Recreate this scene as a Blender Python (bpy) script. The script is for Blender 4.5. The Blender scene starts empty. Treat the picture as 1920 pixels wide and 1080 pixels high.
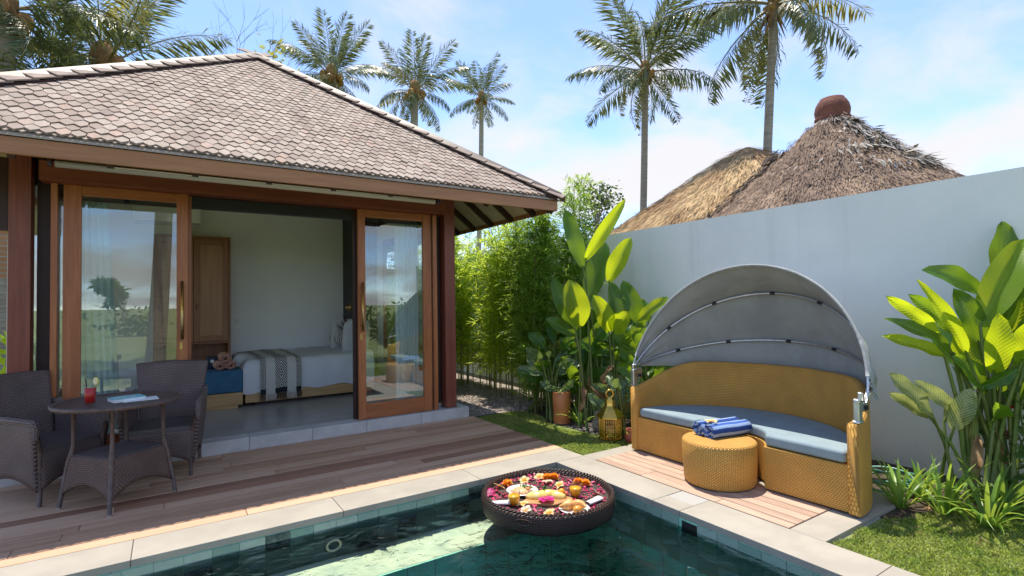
import bpy, bmesh, math, random
import numpy as np
from mathutils import Vector, Matrix, Quaternion
R = random.Random(7)
NR = np.random.default_rng(11)
sc = bpy.context.scene
COL = sc.collection
PI = math.pi

# ---------------------------------------------------------------- camera
cd = bpy.data.cameras.new('camera')
cam = bpy.data.objects.new('camera', cd)
COL.objects.link(cam)
cd.sensor_width = 36.0
cd.lens = 18.375
cd.clip_start = 0.05
cd.clip_end = 3000
yaw, pit, rol = 0.58386278, 0.02668928, -0.0156619
fw = Vector((math.sin(yaw)*math.cos(pit), math.cos(yaw)*math.cos(pit), math.sin(pit)))
r0 = Vector((math.cos(yaw), -math.sin(yaw), 0))
u0 = r0.cross(fw)
rr = r0*math.cos(rol)+u0*math.sin(rol)
uu = u0*math.cos(rol)-r0*math.sin(rol)
mw = Matrix((rr, uu, -fw)).transposed().to_4x4()
mw.translation = Vector((-2.938, -3.766, 1.45))
cam.matrix_world = mw
sc.camera = cam

# ---------------------------------------------------------------- sky, sun, exposure
SUN = Vector((.28, .705, 2.65)).normalized()
world = bpy.data.worlds.new('World')
sc.world = world
world.use_nodes = True
wt = world.node_tree
wt.nodes.clear()
def wn(t, **k):
    n = wt.nodes.new(t)
    for a, b in k.items(): setattr(n, a, b)
    return n
def wmath(op, a, b=None, clamp=False):
    n = wn('ShaderNodeMath', operation=op, use_clamp=clamp)
    for i, x in enumerate((a, b)):
        if x is None: continue
        if isinstance(x, (int, float)): n.inputs[i].default_value = x
        else: wt.links.new(x, n.inputs[i])
    return n.outputs[0]
sky = wn('ShaderNodeTexSky', sky_type='NISHITA', sun_disc=False)
sky.sun_elevation = math.asin(SUN.z)
sky.sun_rotation = math.atan2(SUN.x, SUN.y)
sky.altitude = 3000; sky.air_density = 1.0; sky.dust_density = 0; sky.ozone_density = 3
tc = wn('ShaderNodeTexCoord')
sp = wn('ShaderNodeSeparateXYZ'); wt.links.new(tc.outputs['Generated'], sp.inputs[0])
zz = wmath('ADD', wmath('MAXIMUM', sp.outputs[2], 0.0), 0.22)
cx = wmath('DIVIDE', sp.outputs[0], zz); cy = wmath('DIVIDE', sp.outputs[1], zz)
cb = wn('ShaderNodeCombineXYZ'); wt.links.new(cx, cb.inputs[0]); wt.links.new(cy, cb.inputs[1])
cb.inputs[2].default_value = 5.7
nz = wn('ShaderNodeTexNoise'); nz.inputs['Scale'].default_value = 1.7
nz.inputs['Detail'].default_value = 9; nz.inputs['Roughness'].default_value = .55; nz.inputs['Distortion'].default_value = .35
wt.links.new(cb.outputs[0], nz.inputs['Vector'])
nz2 = wn('ShaderNodeTexNoise'); nz2.inputs['Scale'].default_value = .5; nz2.inputs['Detail'].default_value = 3
wt.links.new(cb.outputs[0], nz2.inputs['Vector'])
low = wmath('SUBTRACT', 1.0, wmath('MULTIPLY', wmath('MAXIMUM', sp.outputs[2], 0.0), 2.1, True), True)   # thicker cloud cover near the horizon
dens = wmath('ADD', wmath('ADD', wmath('MULTIPLY', nz.outputs[0], .75), wmath('MULTIPLY', nz2.outputs[0], .5)), wmath('MULTIPLY', low, .13))
mr = wn('ShaderNodeMapRange', interpolation_type='SMOOTHSTEP')
wt.links.new(dens, mr.inputs[0])
mr.inputs[1].default_value = .585; mr.inputs[2].default_value = .83; mr.inputs[3].default_value = .12; mr.inputs[4].default_value = .97
mx = wn('ShaderNodeMix', data_type='RGBA')
wt.links.new(mr.outputs[0], mx.inputs[0])
tint = wn('ShaderNodeMix', data_type='RGBA', blend_type='MULTIPLY'); tint.inputs[0].default_value = 1; tint.inputs[7].default_value = (.80, .83, .86, 1)
wt.links.new(sky.outputs[0], tint.inputs[6]); wt.links.new(tint.outputs[2], mx.inputs[6])
mx.inputs[7].default_value = (2.22, 2.18, 2.21, 1)
bg = wn('ShaderNodeBackground'); bg.inputs[1].default_value = 0.135
wt.links.new(mx.outputs[2], bg.inputs[0])
wo = wn('ShaderNodeOutputWorld'); wt.links.new(bg.outputs[0], wo.inputs[0])

sl = bpy.data.lights.new('sun', 'SUN')
sl.energy = 2.0; sl.angle = math.radians(.55); sl.color = (1.0, .925, .79)
so = bpy.data.objects.new('sun', sl); COL.objects.link(so)
so.rotation_euler = SUN.to_track_quat('Z', 'Y').to_euler()
so.location = (5, 8, 20)

sc.view_settings.view_transform = 'Standard'
sc.view_settings.look = 'None'
sc.view_settings.gamma = 1
sc.view_settings.use_curve_mapping = False
sc.view_settings.exposure = 1.68
sc.render.engine = 'CYCLES'
sc.cycles.max_bounces = 12; sc.cycles.diffuse_bounces = 8; sc.cycles.glossy_bounces = 4
sc.cycles.transparent_max_bounces = 24; sc.cycles.transmission_bounces = 6
sc.cycles.caustics_reflective = False; sc.cycles.caustics_refractive = False
sc.cycles.sample_clamp_indirect = 6.0
sc.cycles.use_denoising = True

# ---------------------------------------------------------------- geometry helpers
class MB:
    def __init__(s): s.v = []; s.f = []; s.uv = []; s.mi = []; s.m = 0
    def face(s, idx, uv=None):
        s.f.append(tuple(idx)); s.mi.append(s.m)
        s.uv.append(uv if uv else [(0, 0)]*len(idx))
    def box(s, c, d, rz=0, M=None):
        x, y, z = d[0]/2, d[1]/2, d[2]/2
        b = len(s.v)
        for X in (-x, x):
            for Y in (-y, y):
                for Z in (-z, z):
                    p = Vector((X, Y, Z))
                    if M is not None: p = M @ p
                    elif rz: p = Matrix.Rotation(rz, 3, 'Z') @ p
                    s.v.append((p.x+c[0], p.y+c[1], p.z+c[2]))
        for q, a, e in (((0, 1, 3, 2), d[1], d[2]), ((4, 6, 7, 5), d[1], d[2]), ((0, 4, 5, 1), d[0], d[2]),
                        ((2, 3, 7, 6), d[0], d[2]), ((0, 2, 6, 4), d[0], d[1]), ((1, 5, 7, 3), d[0], d[1])):
            s.face([b+i for i in q], [(0, 0), (a, 0), (a, e), (0, e)])
        return s
    def bx(s, x0, x1, y0, y1, z0, z1):
        return s.box(((x0+x1)/2, (y0+y1)/2, (z0+z1)/2), (x1-x0, y1-y0, z1-z0))
    def grid(s, P, cu=False, cv=False):
        P = np.asarray(P, float); nu, nv = P.shape[:2]; b = len(s.v)
        du = np.concatenate([[0], np.cumsum(np.linalg.norm(np.diff(np.concatenate([P, P[:1]], 0), axis=0), axis=2).mean(1))])
        dv = np.concatenate([[0], np.cumsum(np.linalg.norm(np.diff(np.concatenate([P, P[:, :1]], 1), axis=1), axis=2).mean(0))])
        s.v.extend(map(tuple, P.reshape(-1, 3)))
        for i in range(nu if cu else nu-1):
            for j in range(nv if cv else nv-1):
                i2, j2 = (i+1) % nu, (j+1) % nv
                s.face([b+i*nv+j, b+i2*nv+j, b+i2*nv+j2, b+i*nv+j2],
                       [(du[i], dv[j]), (du[i+1], dv[j]), (du[i+1], dv[j+1]), (du[i], dv[j+1])])
        return s
    def tube(s, path, r, n=8, cap=True, closed=False):
        path = [Vector(p) for p in path]; m = len(path)
        if isinstance(r, (int, float)): r = [r]*m
        P = []; ref = None
        for i, p in enumerate(path):
            a = path[(i-1) % m if closed else max(i-1, 0)]; c = path[(i+1) % m if closed else min(i+1, m-1)]
            t = (c-a).normalized()
            if ref is None:
                ref = Vector((0, 0, 1)) if abs(t.z) < .9 else Vector((1, 0, 0))
            ref = (ref-t*ref.dot(t)).normalized()
            e = t.cross(ref)
            P.append([p+(ref*math.cos(2*PI*k/n)+e*math.sin(2*PI*k/n))*r[i] for k in range(n)])
        b = len(s.v)
        s.grid(P, cu=closed, cv=True)
        if cap and not closed:
            s.face([b+k for k in range(n)][::-1]); s.face([b+(m-1)*n+k for k in range(n)])
        return s
    def lathe(s, prof, n=24, c=(0, 0, 0), cap=True):
        P = [[(c[0]+r*math.cos(2*PI*k/n), c[1]+r*math.sin(2*PI*k/n), c[2]+z) for k in range(n)] for r, z in prof]
        b = len(s.v); s.grid(P, cv=True)
        if cap:
            s.face([b+k for k in range(n)][::-1]); s.face([b+(len(prof)-1)*n+k for k in range(n)])
        return s
    def prism(s, pts, z0, z1):
        n = len(pts); b = len(s.v); L = 0
        s.v += [(p[0], p[1], z0) for p in pts]+[(p[0], p[1], z1) for p in pts]
        for i in range(n):
            j = (i+1) % n; e = math.hypot(pts[j][0]-pts[i][0], pts[j][1]-pts[i][1])
            s.face([b+i, b+j, b+n+j, b+n+i], [(L, z0), (L+e, z0), (L+e, z1), (L, z1)]); L += e
        s.face([b+n+i for i in range(n)], [(p[0], p[1]) for p in pts])
        s.face([b+i for i in range(n)][::-1], [(p[0], p[1]) for p in pts][::-1])
        return s
    def sphere(s, c, r, n=10, m=7, sc=(1, 1, 1)):
        P = []
        for i in range(m+1):
            a = -PI/2+PI*i/m
            P.append([(c[0]+sc[0]*r*max(math.cos(a), 1e-3)*math.cos(2*PI*k/n), c[1]+sc[1]*r*max(math.cos(a), 1e-3)*math.sin(2*PI*k/n), c[2]+sc[2]*r*math.sin(a)) for k in range(n)])
        s.grid(P, cv=True)
        return s
    def blades(s, V4):                       # (n,4,3) rhombi
        V4 = np.asarray(V4, float); b = len(s.v); n = len(V4)
        s.v.extend(map(tuple, V4.reshape(-1, 3)))
        for i in range(n):
            s.face((b+4*i, b+4*i+1, b+4*i+2, b+4*i+3), [(0, .5), (.5, 0), (1, .5), (.5, 1)])
        return s
    def mesh(s, name, smooth=False, off=None):
        me = bpy.data.meshes.new(name)
        V = s.v if off is None else [(a[0]-off[0], a[1]-off[1], a[2]-off[2]) for a in s.v]
        me.from_pydata(V, [], s.f)
        uvl = me.uv_layers.new(name='UVMap')
        flat = [c for fu in s.uv for p in fu for c in p]
        uvl.data.foreach_set('uv', flat)
        me.polygons.foreach_set('material_index', s.mi)
        me.polygons.foreach_set('use_smooth', [smooth]*len(s.f))
        me.update()
        return me

def rhombi(P, D, N, L, W, mid=.42, lift=None):
    """leaf blades: base P, direction D, facing N, length L, width W"""
    P, D, N = (np.asarray(a, float) for a in (P, D, N))
    D = D/np.linalg.norm(D, axis=1, keepdims=True)
    S = np.cross(D, N); S /= np.linalg.norm(S, axis=1, keepdims=True)+1e-9
    L = np.asarray(L, float)[:, None]; W = np.asarray(W, float)[:, None]
    up = 0 if lift is None else np.cross(S, D)*np.asarray(lift, float)[:, None]
    return np.stack([P, P+D*L*mid+S*W/2+up, P+D*L, P+D*L*mid-S*W/2+up], 1)

ROOT = {}
def props(o, label=None, cat=None, group=None, kind=None):
    if label: o['label'] = label
    if cat: o['category'] = cat
    if group: o['group'] = group
    if kind: o['kind'] = kind
    return o
def T(name, label, cat, loc=(0, 0, 0), rz=0, group=None):
    o = bpy.data.objects.new(name, None); COL.objects.link(o)
    o.location = loc; o.rotation_euler = (0, 0, rz); o.empty_display_size = .2
    ROOT[o.name] = Vector(loc)
    return props(o, label, cat, group)
def O(name, mb, mats, parent=None, smooth=False, bev=0, seg=2, sol=0, local=False, label=None, kind=None, sub=0):
    off = None
    if parent is not None and not local:
        p = parent
        while p.parent: p = p.parent
        off = p.location
    me = mb if isinstance(mb, bpy.types.Mesh) else mb.mesh(name, smooth, off)
    for m in (mats if isinstance(mats, (list, tuple)) else [mats]):
        me.materials.append(m)
    o = bpy.data.objects.new(name, me); COL.objects.link(o)
    if parent is not None: o.parent = parent
    if sol:
        md = o.modifiers.new('solid', 'SOLIDIFY'); md.thickness = sol; md.offset = 0
    if bev:
        md = o.modifiers.new('bevel', 'BEVEL'); md.width = bev; md.segments = seg; md.limit_method = 'ANGLE'; md.angle_limit = math.radians(35)
        if seg > 1: me.polygons.foreach_set('use_smooth', [True]*len(me.polygons)); 
        md.harden_normals = True
    if sub:
        md = o.modifiers.new('sub', 'SUBSURF'); md.levels = sub; md.render_levels = sub
    return props(o, label=label, kind=kind)
def piece(name, me, parent, loc, rot=(0, 0, 0), scale=(1, 1, 1)):
    o = bpy.data.objects.new(name, me); COL.objects.link(o)
    o.parent = parent
    off = Vector((0, 0, 0)); p = parent
    while p.parent: p = p.parent
    off = p.location
    o.location = Vector(loc)-off; o.rotation_euler = rot; o.scale = scale
    return o
def copy_thing(o, parent=None):
    c = o.copy(); COL.objects.link(c); c.parent = parent
    if parent is not None: c.matrix_parent_inverse = o.matrix_parent_inverse.copy()
    for ch in [x for x in bpy.data.objects if x.parent == o]:
        copy_thing(ch, c)
    return c
def structure(name, mb, mats, **k):
    return O(name, mb, mats, kind='structure', **k)

# ---------------------------------------------------------------- material helpers
class NT:
    def __init__(s, name):
        s.m = bpy.data.materials.new(name); s.m.use_nodes = True; s.t = s.m.node_tree; s.t.nodes.clear()
        s.out = s.n('ShaderNodeOutputMaterial')
    def n(s, t, **k):
        n = s.t.nodes.new(t)
        for a, b in k.items(): setattr(n, a, b)
        return n
    def l(s, a, b): s.t.links.new(a, b)
    def setin(s, sock, x):
        if x is None: return
        if hasattr(x, 'is_output'): s.l(x, sock)
        else: sock.default_value = x
    def math(s, op, a, b=None, clamp=False):
        n = s.n('ShaderNodeMath', operation=op, use_clamp=clamp)
        s.setin(n.inputs[0], a); s.setin(n.inputs[1], b)
        return n.outputs[0]
    def mix(s, f, a, b, blend='MIX'):
        n = s.n('ShaderNodeMix', data_type='RGBA', blend_type=blend)
        s.setin(n.inputs[0], f); s.setin(n.inputs[6], c4(a)); s.setin(n.inputs[7], c4(b))
        return n.outputs[2]
    def vec(s, kind='Object', scale=(1, 1, 1), rnd=True):
        tcn = s.n('ShaderNodeTexCoord'); mp = s.n('ShaderNodeMapping'); mp.inputs['Scale'].default_value = scale
        v = tcn.outputs[kind]
        if rnd:
            oi = s.n('ShaderNodeObjectInfo'); vm = s.n('ShaderNodeVectorMath', operation='SCALE')
            vm.inputs[0].default_value = (37, 19, 53); s.l(oi.outputs['Random'], vm.inputs['Scale'])
            va = s.n('ShaderNodeVectorMath', operation='ADD'); s.l(v, va.inputs[0]); s.l(vm.outputs[0], va.inputs[1]); v = va.outputs[0]
        s.l(v, mp.inputs[0]); return mp.outputs[0]
    def noise(s, vec, scale, detail=5, rough=.6, dist=0):
        n = s.n('ShaderNodeTexNoise'); s.l(vec, n.inputs['Vector']); n.inputs['Scale'].default_value = scale
        n.inputs['Detail'].default_value = detail; n.inputs['Roughness'].default_value = rough; n.inputs['Distortion'].default_value = dist
        return n.outputs[0]
    def rng(s, x, a, b, c=0, d=1, smooth=True):
        n = s.n('ShaderNodeMapRange', interpolation_type='SMOOTHSTEP' if smooth else 'LINEAR'); s.l(x, n.inputs[0])
        for i, q in enumerate((a, b, c, d)): n.inputs[i+1].default_value = q
        return n.outputs[0]
    def bump(s, h, strength=.3, dist=.01, normal=None):
        n = s.n('ShaderNodeBump'); s.l(h, n.inputs['Height']); n.inputs['Strength'].default_value = strength; n.inputs['Distance'].default_value = dist
        if normal is not None: s.l(normal, n.inputs['Normal'])
        return n.outputs[0]
    def hsv(s, col, val, hue=None, sat=None):
        n = s.n('ShaderNodeHueSaturation'); s.setin(n.inputs['Color'], c4(col)); s.setin(n.inputs['Value'], val)
        s.setin(n.inputs['Hue'], hue); s.setin(n.inputs['Saturation'], sat)
        return n.outputs[0]
    def bsdf(s, col, rough=.6, metal=0, normal=None, spec=.5, **k):
        b = s.n('ShaderNodeBsdfPrincipled'); s.setin(b.inputs['Base Color'], c4(col)); s.setin(b.inputs['Roughness'], rough)
        b.inputs['Metallic'].default_value = metal; b.inputs['Specular IOR Level'].default_value = spec
        if normal is not None: s.l(normal, b.inputs['Normal'])
        for a, x in k.items(): s.setin(b.inputs[a.replace('_', ' ')], x)
        return b.outputs[0]
    def done(s, sh): s.l(sh, s.out.inputs['Surface']); return s.m
def c4(c):
    if isinstance(c, (tuple, list)) and len(c) == 3: return (*c, 1)
    return c
def rand(nt, island=False):
    if island: return nt.n('ShaderNodeNewGeometry').outputs['Random Per Island']
    return nt.n('ShaderNodeObjectInfo').outputs['Random']
def pm(name, col, col2=None, rough=.6, nscale=6, stretch=(1, 1, 1), lo=.35, hi=.65, rnd=0, island=False, bump=0, bscale=60, bdist=.004,
       metal=0, spec=.5, kind='Object', dirt=0, **k):
    t = NT(name); v = t.vec(kind, stretch)
    c = col
    if col2: c = t.mix(t.rng(t.noise(v, nscale), lo, hi), col, col2)
    if dirt: c = t.mix(t.rng(t.noise(v, 1.3, 6, .7), .5, .75, 0, dirt), c, tuple(x*.45 for x in col))
    if rnd: c = t.hsv(c, t.rng(rand(t, island), 0, 1, 1-rnd, 1+rnd, False))
    nrm = t.bump(t.noise(v, bscale, 4), bump, bdist) if bump else None
    return t.done(t.bsdf(c, rough, metal, nrm, spec, **k))
def wood(name, c1, c2, axis=0, rough=.45, rnd=.12, freq=1.0, bump=.15, sat=1.0, spec=.4, grey=None):
    t = NT(name); st = [14*freq]*3; st[axis] = .9*freq
    v = t.vec('Object', tuple(st))
    n1 = t.noise(v, 1.6, 8, .65, .6); n2 = t.noise(v, 7, 4, .6)
    c = t.mix(t.rng(n1, .3, .7), c1, c2)
    c = t.mix(t.rng(n2, .35, .7, 0, .35), c, tuple(x*.55 for x in c1))
    if grey:
        c = t.mix(t.rng(rand(t), .2, .9, 0, .8), c, grey)
    if rnd: c = t.hsv(c, t.rng(rand(t), 0, 1, 1-rnd, 1+rnd, False))
    return t.done(t.bsdf(c, rough, 0, t.bump(n2, bump, .002), spec))
def weave(name, c1, c2, p=.016, q=.011, rough=.5, depth=.004, rnd=.1, spec=.4, strength=.9):
    """wicker: staggered bumps laid along UV metres"""
    t = NT(name); tcn = t.n('ShaderNodeTexCoord'); s = t.n('ShaderNodeSeparateXYZ'); t.l(tcn.outputs['UV'], s.inputs[0])
    u = t.math('DIVIDE', s.outputs[0], p); w = t.math('DIVIDE', s.outputs[1], q)
    row = t.math('FLOOR', w); fr = t.math('FRACT', w)
    a = t.math('ABSOLUTE', t.math('SINE', t.math('ADD', t.math('MULTIPLY', u, PI), t.math('MULTIPLY', row, PI/2))))
    b = t.math('SINE', t.math('MULTIPLY', fr, PI))
    h = t.math('MULTIPLY', t.math('POWER', a, .7), t.math('POWER', b, .6))
    n = t.noise(t.vec('Object', (1, 1, 1)), 5, 4)
    c = t.mix(t.rng(h, .1, .75), c2, c1)  # gaps between strands darkened: crevice shade put into the colour
    c = t.hsv(c, t.rng(n, .3, .7, 1-rnd, 1+rnd))
    return t.done(t.bsdf(c, rough, 0, t.bump(h, strength, depth), spec))
def leafmat(name, c1, c2, trans, tf=.4, rough=.4, island=True, rnd=.25, nscale=5, veins=False, spec=.4):
    t = NT(name); v = t.vec('Object')
    c = t.mix(t.rng(t.noise(v, nscale, 4), .35, .65), c1, c2)
    f = t.rng(rand(t, island), 0, 1, 1-rnd, 1+rnd, False)
    c = t.hsv(c, f)
    c = t.mix(t.rng(t.noise(v, 9, 5, .7), .66, .74, 0, .75), c, (.20, .13, .045)) if veins else c
    nrm = None
    if veins:
        tcn = t.n('ShaderNodeTexCoord'); s = t.n('ShaderNodeSeparateXYZ'); t.l(tcn.outputs['UV'], s.inputs[0])
        w = t.math('SINE', t.math('ADD', t.math('MULTIPLY', s.outputs[0], 210), t.math('MULTIPLY', t.math('ABSOLUTE', s.outputs[1]), -300)))
        nrm = t.bump(w, .25, .002)
        mid = t.rng(t.math('ABSOLUTE', s.outputs[1]), .0, .008, .55, 0)
        c = t.mix(mid, c, tuple(min(1, x*2.2+.05) for x in c1))
    tr = t.n('ShaderNodeBsdfTranslucent'); t.setin(tr.inputs[0], t.hsv(trans, f))
    if nrm is not None: t.l(nrm, tr.inputs['Normal'])
    mxs = t.n('ShaderNodeMixShader'); mxs.inputs[0].default_value = tf
    t.l(t.bsdf(c, rough, 0, nrm, spec), mxs.inputs[1]); t.l(tr.outputs[0], mxs.inputs[2])
    return t.done(mxs.outputs[0])
# ---------------------------------------------------------------- materials
m_stone = pm('cream_coping_stone', (.40, .36, .30), (.345, .31, .26), rough=.7, nscale=3, rnd=.03, bump=.12, bscale=90, dirt=.25)
m_slab = pm('grey_terrazzo_slab', (.58, .575, .56), (.48, .475, .465), rough=.6, nscale=5, rnd=.06, bump=.1, bscale=120, dirt=.2)
m_floor = pm('polished_grey_floor', (.40, .385, .37), (.33, .32, .31), rough=.28, nscale=2.5, bump=.02)
m_deck = wood('weathered_deck_timber', (.50, .275, .16), (.64, .39, .25), 0, .62, .13, .7, .3, grey=(.58, .375, .25))
m_deckred = wood('fresh_deck_timber', (.33, .155, .09), (.42, .22, .14), 0, .55, .1, .7, .3)
m_rdeck = wood('pink_deck_timber', (.47, .31, .225), (.58, .41, .31), 1, .62, .12, .7, .3)
m_sub = pm('dark_deck_joists', (.05, .035, .028), rough=.9)
m_tim = wood('red_brown_timber_beam', (.20, .055, .028), (.28, .085, .042), 0, .42, .08, .6, .12)
m_timz = wood('red_brown_timber_post', (.19, .055, .038), (.26, .08, .05), 2, .42, .08, .6, .12)
m_timdk = wood('dark_timber', (.035, .015, .014), (.055, .024, .02), 2, .5, .08, .6, .12)  # dark timber; also carries the painted shade of recessed posts and eave sheet
m_teakz = wood('orange_teak_stile', (.35, .115, .042), (.46, .17, .065), 2, .36, .05, .6, .1)
m_teakx = wood('orange_teak_rail', (.35, .115, .042), (.46, .17, .065), 0, .36, .05, .6, .1)
m_fascia = wood('brown_fascia_board', (.37, .165, .072), (.45, .21, .095), 0, .45, .05, .5, .12)
m_pale = wood('pale_maple_panel', (.54, .32, .13), (.64, .40, .19), 0, .42, .05, .5, .06)
m_ward = wood('brown_wardrobe_veneer', (.27, .11, .045), (.34, .15, .065), 2, .42, .05, .5, .06)
m_white = pm('white_interior_paint', (.88, .88, .86), (.85, .85, .84), rough=.85, nscale=2)
m_soffit = pm('cream_soffit_board', (.62, .53, .40), (.55, .46, .34), rough=.8)
m_black = pm('black_panel', (.012, .012, .014), rough=.5)
m_brass = pm('aged_brass', (.55, .36, .13), (.42, .26, .09), rough=.28, metal=1, nscale=20)
m_steel = pm('brushed_aluminium', (.72, .73, .74), (.6, .61, .63), rough=.3, metal=1, nscale=30)
m_wall = pm('pale_blue_grey_render', (.90, .905, .88), (.83, .845, .82), rough=.9, nscale=.9, bump=.15, bscale=22, bdist=.01, dirt=.18)
def wall_mat():
    t = NT('pale_blue_grey_render'); v = t.vec('Object', rnd=False); st = t.vec('Object', (2.2, 2.2, .16), False)
    c = t.mix(t.rng(t.noise(v, .9, 4), .35, .65), (.90, .905, .88), (.83, .845, .82))
    c = t.mix(t.rng(t.noise(st, 2.2, 7, .7), .52, .74, 0, .35), c, (.60, .63, .60))         # faint rain streaks
    c = t.mix(t.rng(t.noise(v, 2.3, 8, .75), .58, .76, 0, .30), c, (.62, .62, .57))         # blotches
    return t.done(t.bsdf(c, .9, 0, t.bump(t.noise(v, 16, 6, .7), .25, .012)))
m_wall = wall_mat()
m_conc = pm('grey_rendered_back_wall', (.33, .34, .34), (.25, .26, .26), rough=.9, nscale=2)

def tile_mat():
    t = NT('green_pool_tile')
    r = rand(t)
    c = t.mix(t.rng(r, 0, 1), (.20, .33, .27), (.40, .50, .43))
    c = t.mix(t.rng(r, .92, .95), c, (.035, .06, .06))
    c = t.mix(t.rng(t.noise(t.vec('Object'), 14), .4, .7, 0, .5), c, (.30, .36, .30))
    return t.done(t.bsdf(c, .3))
m_tile = tile_mat()
def basin_mat():
    t = NT('green_stone_basin'); v = t.vec('Object', rnd=False)
    br = t.n('ShaderNodeTexBrick'); t.l(v, br.inputs['Vector']); br.offset = 0
    br.inputs['Scale'].default_value = 1; br.inputs['Brick Width'].default_value = .2; br.inputs['Row Height'].default_value = .2; br.inputs['Mortar Size'].default_value = .004
    br.inputs['Color1'].default_value = (.30, .72, .56, 1); br.inputs['Color2'].default_value = (.42, .80, .64, 1); br.inputs['Mortar'].default_value = (.3, .34, .3, 1)
    c = t.mix(t.rng(t.noise(v, 6), .45, .7, 0, .6), br.outputs[0], (.25, .45, .38))
    return t.done(t.bsdf(c, .6))
m_basin = basin_mat()
def water_mat():
    t = NT('pool_water'); v = t.vec('Object', (1, 1, 1), False)
    n1 = t.noise(v, 2.6, 2, .5, .8); n2 = t.noise(v, 9, 3, .55, .5)
    h = t.math('ADD', t.math('MULTIPLY', n1, 1.0), t.math('MULTIPLY', n2, .5))
    amp = t.rng(t.noise(t.vec('Object', (.45, .45, .45), False), 1.6, 2), .4, .62, .25, 1)
    nrm = t.bump(t.math('MULTIPLY', h, amp), 1.0, .27)
    fr = t.n('ShaderNodeFresnel'); fr.inputs[0].default_value = 1.33; t.l(nrm, fr.inputs['Normal'])
    tb = t.n('ShaderNodeBsdfTransparent'); tb.inputs[0].default_value = (.93, .985, .97, 1)
    gl = t.n('ShaderNodeBsdfGlossy'); gl.inputs['Roughness'].default_value = .02; t.l(nrm, gl.inputs['Normal'])
    mxs = t.n('ShaderNodeMixShader'); t.l(fr.outputs[0], mxs.inputs[0]); t.l(tb.outputs[0], mxs.inputs[1]); t.l(gl.outputs[0], mxs.inputs[2])
    t.l(mxs.outputs[0], t.out.inputs['Surface'])
    va = t.n('ShaderNodeVolumeAbsorption'); va.inputs[0].default_value = (.0, .90, .66, 1); va.inputs[1].default_value = .24
    t.l(va.outputs[0], t.out.inputs['Volume'])
    return t.m
def water_side():
    t = NT('pool_water_sides')
    tb = t.n('ShaderNodeBsdfTransparent'); t.l(tb.outputs[0], t.out.inputs['Surface'])
    va = t.n('ShaderNodeVolumeAbsorption'); va.inputs[0].default_value = (.0, .90, .66, 1); va.inputs[1].default_value = .24
    t.l(va.outputs[0], t.out.inputs['Volume'])
    return t.m
def glass_mat(name, base=.16, tint=(.86, .94, .93)):
    t = NT(name)
    lw = t.n('ShaderNodeLayerWeight'); lw.inputs[0].default_value = .5
    f = t.math('ADD', t.math('MULTIPLY', t.math('POWER', lw.outputs['Facing'], 4.0), .7), base, True)
    tb = t.n('ShaderNodeBsdfTransparent'); tb.inputs[0].default_value = (*tint, 1)
    gl = t.n('ShaderNodeBsdfGlossy'); gl.inputs['Roughness'].default_value = 0.0; gl.inputs[0].default_value = (.95, .98, 1, 1)
    mxs = t.n('ShaderNodeMixShader'); t.l(f, mxs.inputs[0]); t.l(tb.outputs[0], mxs.inputs[1]); t.l(gl.outputs[0], mxs.inputs[2])
    return t.done(mxs.outputs[0])
m_glass = glass_mat('coated_door_glass', .11, (.93, .97, .965))
m_clear = glass_mat('clear_drinking_glass', .02, (.97, .98, .97))

# ---------------------------------------------------------------- ground
def ground_mat():
    t = NT('meadow_soil'); v = t.vec('Object', rnd=False)
    c = t.mix(t.rng(t.noise(v, .35, 6, .7), .35, .65), (.20, .25, .065), (.31, .32, .13))
    c = t.mix(t.rng(t.noise(v, 6, 5), .4, .7, 0, .6), c, (.06, .085, .02))
    return t.done(t.bsdf(c, .95, 0, t.bump(t.noise(v, 25, 4), .5, .03)))
g = MB()
B = 700
x0, x1, y0, y1 = -7.3, .30, -3.45, .30
zg = -.035
for (a, b, c, d) in ((-B, x0, -B, B), (x1, B, -B, B), (x0, x1, -B, y0), (x0, x1, y1, B)):
    k = len(g.v); g.v += [(a, c, zg), (b, c, zg), (b, d, zg), (a, d, zg)]; g.face([k, k+1, k+2, k+3])
structure('ground', g, ground_mat())
m_soil = pm('dark_garden_soil', (.055, .038, .026), (.095, .066, .045), rough=.95, nscale=18, bump=.8, bscale=60, bdist=.02)
s = MB(); s.bx(.36, 2.40, -.02, 2.2, zg-.05, -.028)
structure('soil_bed', s, m_soil)
s = MB(); s.bx(1.05, 2.40, -6, -.03, zg-.05, -.0285)
structure('planting_soil', s, m_soil)

# ---------------------------------------------------------------- pool
pb = MB()
X0, X1, Y0, Y1 = -7.0, 0.0, -3.2, 0.0
pb.bx(X0-.2, X1+.2, Y0-.2, Y1+.2, -.95, -.80)                    # floor
pb.bx(X0-.2, X1+.2, Y1+.008, Y1+.25, -.80, -.046)                  # walls behind the tiles
pb.bx(X1+.008, X1+.25, Y0-.2, Y1+.008, -.80, -.046)
pb.bx(X0-.25, X0-.008, Y0-.2, Y1+.008, -.80, -.046)
pb.bx(X0-.008, X1+.008, Y0-.25, Y0-.008, -.80, -.046)
pool = structure('pool_basin', pb, m_basin)
bn = MB(); bn.bx(X0, X1, -.42, Y1, -.80, -.30)
O('bench', bn, pm('cream_green_bench_stone', (.62, .58, .43), (.46, .47, .36), rough=.7, nscale=4, dirt=.3), pool, bev=.015)
rs = MB(); rs.bx(X0, X1, -.432, -.4205, -.80, -.3035)
O('bench_riser', rs, m_basin, pool)
tme = MB().box((0, 0, 0), (.147, .012, .097)).mesh('wall_tile'); tme.materials.append(m_tile)
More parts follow.
